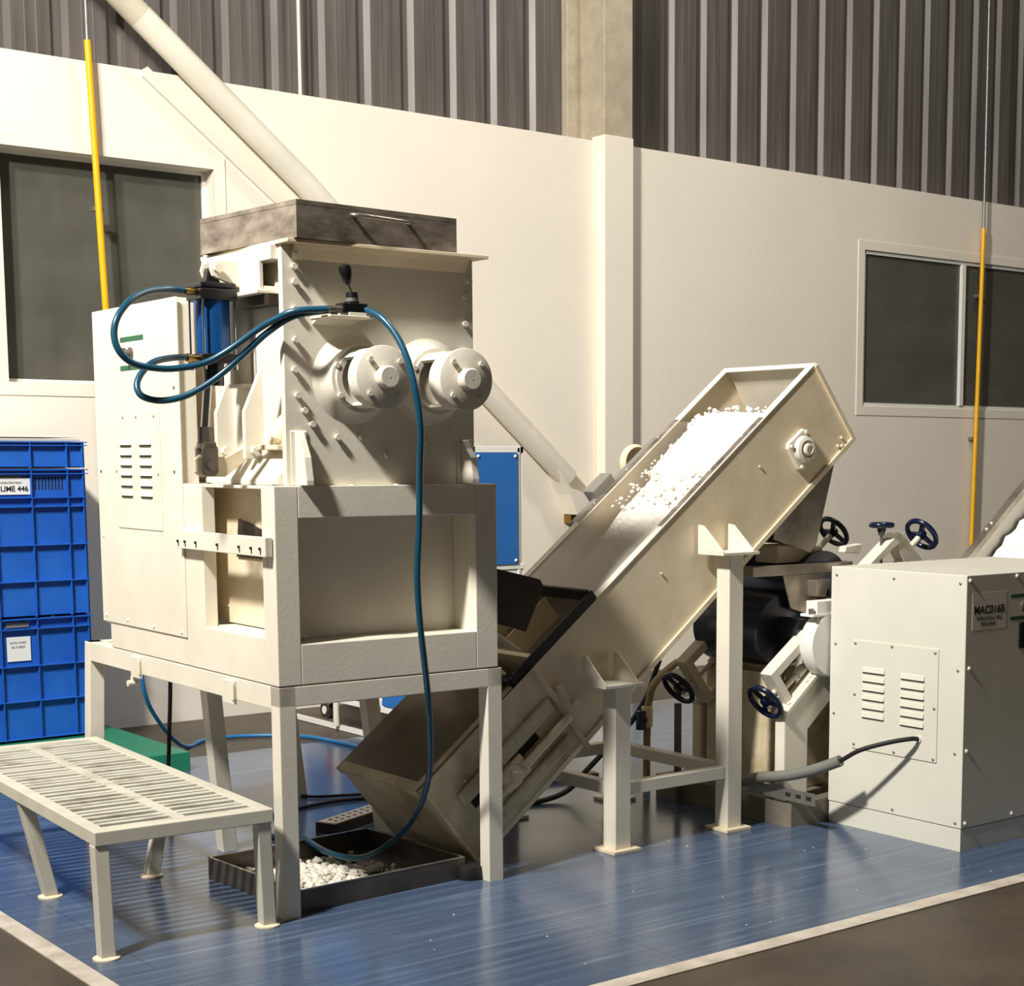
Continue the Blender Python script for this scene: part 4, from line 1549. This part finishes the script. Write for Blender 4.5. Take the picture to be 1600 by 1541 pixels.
# adjuster yokes (tilted square rings) with handwheels
def yoke(y, big=True, m=CREAM, off=(0.055, -0.012)):
    ax, az = 4.733 + off[0] + 0.085, 0.68 + off[1] - 0.028
    F = Matrix.Translation((ax, y, az)) @ Matrix.Rotation(-math.radians(36), 4, 'Y')
    m_ = MB(F)
    m_.plate_hole(-0.09 + 0.0, 0.20, -0.17, 0.075, -0.05, 0.165, -0.132, 0.037, -0.035, 0.035)
    o = build('adjuster_yoke', m_, m, ml, bevel=0.003)
    m_ = MB(F)
    m_.cyl((-0.16, 0, -0.05), (0.16, 0, -0.05), 0.011, seg=12)
    m_.cyl((0.05, 0, -0.05), (0.10, 0, -0.05), 0.022, seg=6)
    build('adjuster_spindle', m_, m, o)
    return F


def handwheel(center, axis, m, R=0.075, parent=None, label=None):
    A = axis_frame(center, axis)
    m_ = MB(A)
    ring = [(R * math.cos(2 * math.pi * i / 40), R * math.sin(2 * math.pi * i / 40), 0.0) for i in range(40)]
    m_.tube(ring, 0.0125, seg=12, closed=True)
    m_.lathe([(0.0, 0.012), (0.02, 0.012), (0.022, 0.0), (0.018, -0.03), (0.0, -0.03)], (0, 0, 0), (0, 0, 1), seg=20)
    for k in range(3):
        a = 2 * math.pi * k / 3 + 0.5
        c, s_ = math.cos(a), math.sin(a)
        nx_, ny_ = -s_, c
        w0, w1 = 0.013, 0.010
        vs = []
        for rr, w, z in ((0.012, w0, -0.008), (R - 0.003, w1, -0.004)):
            for sg in (-1, 1):
                for zz in (z, z + 0.011):
                    vs.append((rr * c + sg * w * nx_, rr * s_ + sg * w * ny_, zz))
        m_.add(vs, [(0, 1, 3, 2), (4, 6, 7, 5), (0, 4, 5, 1), (2, 3, 7, 6), (0, 2, 6, 4), (1, 5, 7, 3)])
    return build('handwheel', m_, m, parent or ml, label=label)


dn = (-math.cos(math.radians(36)), 0, -math.sin(math.radians(36)))
upx = (math.cos(math.radians(36)), -0.0, math.sin(math.radians(36)))
F1 = yoke(4.86)
F2 = yoke(5.40, m=CREAM2)
handwheel((4.760, 4.86, 0.530), dn, NAVY, 0.080, label='dark blue handwheel on the near yoke')
handwheel((4.750, 5.403, 0.531), dn, BLACK, 0.078, label='black handwheel on the far yoke')
mb = MB()
mb.cyl((4.760, 4.86, 0.530), (4.84, 4.86, 0.588), 0.011, seg=12)
build('adjuster_spindle', mb, CREAM, ml)
mb = MB()
mb.cyl((4.750, 5.403, 0.531), (4.83, 5.403, 0.589), 0.011, seg=12)
build('adjuster_spindle', mb, CREAM, ml)
# upper wheels
handwheel((5.783, 4.90, 1.203), upx, NAVY, 0.076, label='dark blue handwheel above the enclosure')
mb = MB()
mb.cyl((5.783, 4.90, 1.203), (5.60, 4.90, 1.07), 0.014, seg=12)
build('adjuster_spindle', mb, CREAM, ml)
handwheel((5.73, 5.40, 1.199), upx, BLACK, 0.076, label='black handwheel beside the discharge hopper')
mb = MB()
mb.cyl((5.73, 5.40, 1.199), (5.58, 5.40, 1.08), 0.014, seg=12)
build('adjuster_spindle', mb, CREAM, ml)
handwheel((5.51, 4.90, 1.252), (0.0, 0.0, 1), NAVY, 0.046, label='small navy handwheel seen edge-on')
mb = MB()
mb.cyl((5.51, 4.90, 1.245), (5.51, 4.90, 1.205), 0.019, 0.014, seg=16)
mb.cyl((5.51, 4.90, 1.21), (5.51, 4.90, 1.08), 0.007, seg=12)
build('small_spindle', mb, GREYM, ml)
mb = MB()
mb.prism([(5.36, 1.06), (5.40, 1.06), (5.63, 1.195), (5.615, 1.215), (5.585, 1.217)], 1, 4.86, 4.93)
mb.prism([(5.58, 1.19), (5.64, 1.19), (5.76, 1.08), (5.74, 1.05), (5.66, 1.05), (5.60, 1.12)], 1, 4.865, 4.925)
mb.prism([(5.38, 1.13), (5.39, 1.155), (5.50, 1.165), (5.48, 1.12)], 1, 5.0, 5.05)
build('upper_yoke', mb, CREAM, ml, bevel=0.003)
# bearing drum guard
mb = MB()
mb.lathe([(0.0, 0.0), (0.135, 0.0), (0.142, 0.01), (0.142, 0.06), (0.135, 0.075), (0.0, 0.08)], (5.060, 4.825, 0.762), (0, -1, 0), seg=48)
mb.box(4.925, 5.25, 4.75, 4.825, 0.885, 0.897)
mb.box(4.955, 5.25, 4.755, 4.82, 0.897, 0.95)
build('bearing_drum', mb, WHITE, ml, bevel=0.002, label='rounded white bearing cap')
mb = MB()
for x in (4.955, 5.03, 5.10):
    mb.cyl((x, 4.755, 0.885), (x, 4.755, 0.86), 0.006, seg=8)
mb.cyl((4.935, 4.77, 0.897), (4.935, 4.77, 0.92), 0.012, seg=8)
build('cap_bolt', mb, ZINC, ml)
# inclined arm bolts
mb = MB()
mb.prism([(4.808, 0.478), (5.06, 0.685), (5.07, 0.672), (4.82, 0.466)], 1, 4.792, 4.866)
arm = build('side_arm', mb, CREAM, ml, bevel=0.002)
for x, z in ((4.86, 0.520), (4.965, 0.606), (4.985, 0.622)):
    put('bolt', ME_BOLT, arm, axis_frame((x, 4.815, z - 0.006), (-0.65, 0, 0.75)) @ Matrix.Scale(0.8, 4))
# roll pan and cheeks
mb = MB()
mb.plate_hole(4.82, 5.40, 5.00, 5.42, 4.86, 5.36, 5.03, 5.39, 1.085, 1.092) if False else None
for x0, x1, y0, y1 in ((4.80, 5.42, 4.985, 5.005), (4.80, 5.42, 5.40, 5.42), (4.80, 4.82, 5.005, 5.40), (5.38, 5.42, 5.005, 5.40)):
    mb.box(x0, x1, y0, y1, 1.045, 1.09)
build('hopper_pan', mb, STEEL, ml, bevel=0.003)
mb = MB()
mb.prism([(4.985, 1.045), (5.40, 1.045), (5.40, 0.86), (5.20, 0.85), (5.10, 0.88), (5.03, 0.90)], 1, 4.985, 4.993)
mb.box(5.13, 5.30, 4.93, 4.985, 0.95, 1.02)
build('cheek_plate', mb, STEEL, ml, bevel=0.002)
mb = MB()
mb.cyl((5.30, 4.93, 0.93), (5.30, 4.99, 0.93), 0.11, seg=32)
build('cheek_disc', mb, CHROME, ml)
mb = MB()
mb.box(5.02, 5.22, 5.06, 5.20, 1.092, 1.17)
mb.cyl((5.25, 5.04, 1.125), (5.25, 5.10, 1.125), 0.035, seg=16)
build('scraper_holder', mb, CREAMG, ml, bevel=0.006)

# discharge hopper under the conveyor head
mb = MB()
mb.prism([(5.345, 1.555), (5.228, 1.165), (5.19, 1.135), (4.965, 1.20), (4.98, 1.31)], 1, 5.03, 5.034)
mb.prism([(5.345, 1.555), (5.228, 1.165), (5.19, 1.135), (4.965, 1.20), (4.98, 1.31)], 1, 5.52, 5.524)
mb.prism([(5.345, 1.555), (5.349, 1.555), (5.232, 1.165), (5.228, 1.165)], 1, 5.034, 5.52)
build('discharge_hopper', mb, STEEL, label='polished stainless discharge hopper hanging under the conveyor head', cat='hopper')

# ================================================================== second conveyor behind the enclosure
c2 = thing('second_conveyor', 'white trough conveyor rising at the right edge behind the enclosure', 'conveyor', (7.0, 5.3, 0.5))
VF2 = Matrix(((ca, 0, -sa, 6.55), (0, 1, 0, 5.0), (sa, 0, ca, 0.33), (0, 0, 0, 1)))
mb = MB(VF2)
mb.box(0.0, 2.6, 0.0, 0.006, 0.0, 0.28)
mb.box(0.0, 2.6, DP - 0.006, DP, 0.0, 0.28)
mb.box(0.0, 2.6, 0.0, DP, 0.0, 0.006)
build('trough', mb, WHITE, c2)
mb = MB(VF2)
mb.box(0.0, 2.6, DP - 0.03, DP + 0.02, 0.28, 0.31)
build('edge_strip', mb, STEEL, c2)
for s in (0.95, 1.0):
    put('bolt', ME_BOLT, c2, VF2 @ Matrix.Translation((s, DP - 0.01, 0.31)) @ Matrix.Scale(0.8, 4))
mb = MB()
mb.box(7.3, 7.38, 5.2, 5.28, 0.0, 0.72)
build('leg', mb, CREAM, c2)
mb = MB(VF2)
vs, fs = [], []
for i in range(40):
    for j in range(12):
        vs.append((0.3 + 1.9 * i / 39, 0.02 + (DP - 0.05) * j / 11, 0.17 + random.uniform(0, 0.03)))
for i in range(39):
    for j in range(11):
        fs.append((i * 12 + j, (i + 1) * 12 + j, (i + 1) * 12 + j + 1, i * 12 + j + 1))
mb.add(vs, fs)
build('soap_noodles', mb, POWDER, label='white soap material filling the trough conveyor at the right edge', cat='powder', kind='stuff')

# ================================================================== BLUE CRATES
def crate(z0, z1, rim, ribs_z, label, slots=None, idx=0):
    x0, x1, y0, y1 = 2.28, 3.245, 8.33, 8.90
    t_ = thing('plastic_crate', label, 'crate', ((x0 + x1) / 2, (y0 + y1) / 2, z0), group='blue crates stacked by the wall')
    d = 0.028
    m_ = MB()
    m_.box(x0 + d, x1 - d, y0 + d, y0 + d + 0.006, z0, z1)
    m_.box(x0 + d, x1 - d, y1 - d - 0.006, y1 - d, z0, z1)
    m_.box(x0 + d, x0 + d + 0.006, y0 + d, y1 - d, z0, z1)
    m_.box(x1 - 0.014, x1 - 0.008, y0 + d, y1 - d, z0, z1)
    m_.box(x1 - d, x1 - 0.014, y0 + d, y0 + d + 0.006, z0, z1)
    m_.box(x0 + d, x1 - d, y0 + d, y1 - d, z0, z0 + 0.006)
    body = build('crate_body', m_, BLUEPL, t_)
    m_ = MB()
    for z in [z1 - 0.006] + ribs_z:
        for a, b, c, e in ((x0, x1, y0, y0 + d), (x0, x1, y1 - d, y1), (x0, x0 + d, y0 + d, y1 - d), (x1 - 0.008, x1, y0 + d, y1 - d)):
            m_.box(a, b, c, e, z, z + 0.005)
    xs_ = [3.133 - 0.186 * k for k in range(5)]
    for x in xs_:
        m_.box(x, x + 0.005, y0 + 0.002, y0 + d, z0, z1 - 0.002)
    m_.box(x1 - 0.030, x1 - 0.025, y0 + 0.004, y0 + d, z0, z1 - 0.002)
    for k in range(4):
        y = y0 + 0.1 + k * 0.12
        m_.box(x1 - 0.008, x1 - 0.001, y, y + 0.005, z0, z1 - 0.002)
    build('crate_ribs', m_, BLUEPL, t_)
    if slots:
        m_ = MB()
        for k in range(9):
            x = 2.975 + k * 0.0172
            m_.box(x, x + 0.007, y0 + d - 0.0008, y0 + d, slots[0], slots[1])
        build('vent_slots', m_, DARK, t_)
    return t_


c3 = crate(0.106, 0.732, 0, [0.676, 0.485, 0.304, 0.110], 'bottom blue crate of the stack, with a square white label')
c2_ = crate(0.738, 1.491, 0, [1.465, 1.344, 1.298, 1.103, 0.918], 'tall middle blue crate with vent slots and a LIME 446 label', slots=(1.385, 1.45))
c1 = crate(1.497, 1.631, 0, [1.609], 'shallow top blue crate of the stack')
mb = MB()
mb.box(2.95 - 0.165 * 2, 2.949, 8.350, 8.352, 1.363, 1.445)
build('paper_label', mb, PAPER, c2_, label='white label reading LIME 446')
text_mesh('LIME 446', 0.037, front_txt(2.868, 8.3490, 1.380), 'label_text', c2_, INK, bold=0.0008)
text_mesh('CONCENTRATION', 0.0155, front_txt(2.838, 8.3490, 1.417), 'label_text', c2_, INK)
mb = MB()
mb.box(2.62, 2.905, 8.351, 8.353, 1.447, 1.4605)
build('tape_strip', mb, GREYP, c2_)
mb = MB()
mb.box(2.795, 2.915, 8.350, 8.352, 0.515, 0.640)
build('paper_label', mb, PAPER, c3, label='square white date label')
text_mesh('DATE: START', 0.0145, front_txt(2.852, 8.3490, 0.605), 'label_text', c3, INK)
text_mesh('02.10.2023', 0.0155, front_txt(2.852, 8.3490, 0.583), 'label_text', c3, INK)
mb = MB()
mb.box(2.795, 2.91, 8.350, 8.352, 0.688, 0.716)
build('tape_strip', mb, GREYP, c3)
mb = MB()
mb.box(2.28, 3.215, 8.35, 8.88, 1.6325, 1.640)
mb.box(2.28, 3.225, 8.335, 8.89, 1.652, 1.664)
build('crate_lid', mb, WHITE, label='thin white sheet lid lying on the top crate', cat='lid')
mb = MB()
mb.box(2.66, 3.397, 7.536, 8.93, 0.0, 0.098)
build('green_platform', mb, GREEN, label='low green platform under the blue crates', cat='platform', bevel=0.004)

# ================================================================== BLUE-PANELLED TROLLEY MACHINE near the wall
tl = thing('panelled_trolley', 'white framed trolley cabinet with blue panels standing by the wall', 'cabinet', (4.9, 7.6, 0))
TX0, TX1, TY0, TY1 = 4.58, 4.893, 6.765, 8.60
mb = MB()
mb.box(TX0 + 0.004, TX1 - 0.004, TY0 + 0.004, TY1 - 0.004, 0.22, 1.58)
build('cabinet_core', mb, WHITE, tl)
fw_ = 0.038
mb = MB()
for x in (TX0, TX1 - fw_):
    for y in (TY0, (TY0 + TY1) / 2, TY1 - fw_):
        mb.box(x, x + fw_ * 0.45, y, y + fw_ * 0.6, 0.17, 1.60)
for z in (0.16, 1.575):
    mb.box(TX0, TX1, TY0, TY0 + 0.02, z, z + 0.032)
    mb.box(TX0, TX0 + 0.02, TY0, TY1, z, z + 0.032)
    mb.box(TX1 - 0.02, TX1, TY0, TY1, z, z + 0.032)
mb.box(TX0, TX1, TY0 - 0.001, TY0 + 0.01, 0.985, 1.012)
build('tube_frame', mb, WHITE, tl, bevel=0.002)
mb = MB()
mb.box(4.597, 4.853, TY0 - 0.006, TY0 + 0.004, 1.012, 1.573)
pn = build('blue_panel', mb, BLUEPANEL, tl, label='blue front panel')
for x, z in ((4.612, 1.557), (4.838, 1.557), (4.838, 1.03), (4.612, 1.03)):
    put('screw', ME_SCREW, pn, axis_frame((x, TY0 - 0.006, z), (0, -1, 0)) @ Matrix.Scale(1.3, 4))
for y0, y1 in ((TY0 + 0.03, 7.66), (7.71, 8.56)):
    mb = MB()
    mb.box(TX0 - 0.004, TX0 + 0.006, y0, y1, 0.20, 1.57)
    build('blue_panel', mb, BLUEPANEL, tl, label='blue side panel')
mb = MB()
mb.box(TX0 - 0.005, TX0 + 0.02, TY0 + 0.1, TY1 + 0.1, 0.004, 0.030)
build('bottom_rail', mb, WHITE, tl)
for y in (8.33, 7.0):
    mb = MB()
    mb.lathe([(0.0, 0.03), (0.05, 0.03), (0.055, 0.02), (0.055, -0.02), (0.05, -0.03), (0.0, -0.03)], (TX0 + 0.04, y, 0.095), (1, 0, 0), seg=28)
    mb.mi = 1
    mb.lathe([(0.0, 0.034), (0.024, 0.034), (0.024, -0.034), (0, -0.034)], (TX0 + 0.04, y, 0.095), (1, 0, 0), seg=20)
    build('caster', mb, [BROWNSTEEL, PAPER], tl)
mb = MB()
mb.cyl((TX0 - 0.02, 8.14, 0.03), (TX0 - 0.02, 8.14, 0.45), 0.018, seg=14)
mb.cyl((TX0 - 0.02, 8.14, 0.19), (TX0 - 0.02, 8.14, 0.23), 0.026, seg=14)
build('drain_pipe', mb, CREAM, tl)
mb = MB()
mb.box(TX0 - 0.008, TX0 - 0.004, 8.235, 8.27, 0.14, 0.30)
build('red_tag', mb, RED, tl)

# ================================================================== loose hoses, cables, pipes
mb = MB()
mb.tube(smooth_path([(3.30, 7.80, 0.60), (3.25, 7.75, 0.50), (3.30, 7.80, 0.32), (3.48, 7.98, 0.12), (3.64, 8.12, 0.014), (3.80, 8.25, 0.013), (3.96, 8.27, 0.013), (4.15, 8.18, 0.013), (4.29, 8.02, 0.013), (4.34, 7.748, 0.014), (4.36, 7.42, 0.014), (4.40, 7.0, 0.014)]), 0.011, seg=12)
build('floor_hose', mb, HOSEB, label='light blue hose curving across the floor behind the stand', cat='hose')
mb = MB()
mb.tube(smooth_path([(2.90, 6.60, 0.80), (2.893, 6.60, 0.55), (2.880, 6.60, 0.33), (2.874, 6.60, 0.14), (2.90, 6.55, 0.014), (3.1, 6.3, 0.012)]), 0.009, seg=10)
build('power_cable', mb, RUBBER, label='black cable hanging straight down under the mixer stand', cat='cable')
mb = MB()
mb.tube(smooth_path([(3.067, 6.177, 0.012), (3.25, 6.33, 0.012), (3.489, 6.393, 0.012), (3.619, 6.393, 0.012), (3.79, 6.344, 0.012), (4.1, 6.3, 0.012)]), 0.0085, seg=10)
build('power_cable', mb, RUBBER, label='black cable lying on the floor behind the perforated channel', cat='cable')
mb = MB()
mb.tube(smooth_path([(3.49, 6.72, 0.012), (3.53, 6.56, 0.012), (3.68, 6.48, 0.012), (3.805, 6.45, 0.012), (4.0, 6.44, 0.012)]), 0.0075, seg=10)
build('power_cable', mb, BROWNSTEEL, label='thin dark cable curling from the stand rear leg', cat='cable')
mb = MB()
mb.tube(smooth_path([(4.98, 5.80, 0.60), (4.954, 5.80, 0.546), (4.907, 5.80, 0.443), (4.852, 5.80, 0.372), (4.801, 5.80, 0.317), (4.667, 5.80, 0.216), (4.535, 5.80, 0.120), (4.42, 5.80, 0.04), (4.25, 5.8, 0.014), (4.1, 5.85, 0.014)]), 0.0125, seg=12)
build('power_cable', mb, RUBBER, label='thick black cable dropping behind the conveyor stand', cat='cable')
wp = thing('water_pipe', 'brown water pipe with a ball valve behind the conveyor stand', 'pipe', (4.86, 5.75, 0))
mb = MB()
mb.tube(smooth_path([(5.05, 5.75, 0.59), (4.994, 5.75, 0.563), (4.93, 5.75, 0.52), (4.888, 5.75, 0.475), (4.876, 5.75, 0.43), (4.865, 5.75, 0.377), (4.859, 5.75, 0.2), (4.859, 5.75, 0.0)], 4), 0.018, seg=14)
build('pipe', mb, mat('tan_pipe', srgb(150, 128, 92), 0.5), wp)
mb = MB()
mb.cyl((4.862, 5.75, 0.395), (4.860, 5.75, 0.30), 0.028, seg=8)
build('valve_body', mb, CREAM2, wp, bevel=0.003)
mb = MB()
mb.box(4.80, 4.84, 5.73, 5.76, 0.29, 0.38)
mb.cyl((4.82, 5.745, 0.335), (4.86, 5.745, 0.335), 0.018, seg=12)
build('valve_handle', mb, NAVY, wp, bevel=0.004)
mb = MB()
mb.cyl((4.78, 5.44, 0.0), (4.78, 5.44, 0.455), 0.017, seg=14)
build('support_rod', mb, GREYM, label='thin grey upright rod below the black handwheel', cat='rod')
# scrap and wooden bits behind the stand
for i, (x, y, l, a) in enumerate(((4.30, 6.35, 0.35, 0.3), (4.55, 6.15, 0.30, -0.2), (4.15, 6.05, 0.28, 0.5))):
    mb = MB(frame(x, y, 0, a))
    mb.box(0, l, 0, 0.06, 0.0, 0.03)
    build('wood_batten', mb, mat('old_wood_%d' % i, srgb(120, 94, 66), 0.7, var=0.15, stretch=(1, 6, 6)), label=('brown wooden batten farthest back on the floor under the conveyor', 'brown wooden batten nearest the mill on the floor', 'brown wooden batten nearest the conveyor tail on the floor')[i], cat='batten', group='battens under the conveyor')

# small soap flecks trodden over the blue floor
mb = MB()
random.seed(21)
for i in range(24):
    x, y = random.uniform(2.6, 4.9), random.uniform(3.75, 4.9)
    if 2.55 < x < 3.35 and y > 4.8:
        continue
    mb.lump((x, y, 0.0045), random.uniform(0.0015, 0.0045), flat=0.5)
build('soap_flecks', mb, POWDER, label='tiny white soap flecks scattered over the blue vinyl floor', cat='soap flecks', kind='stuff')
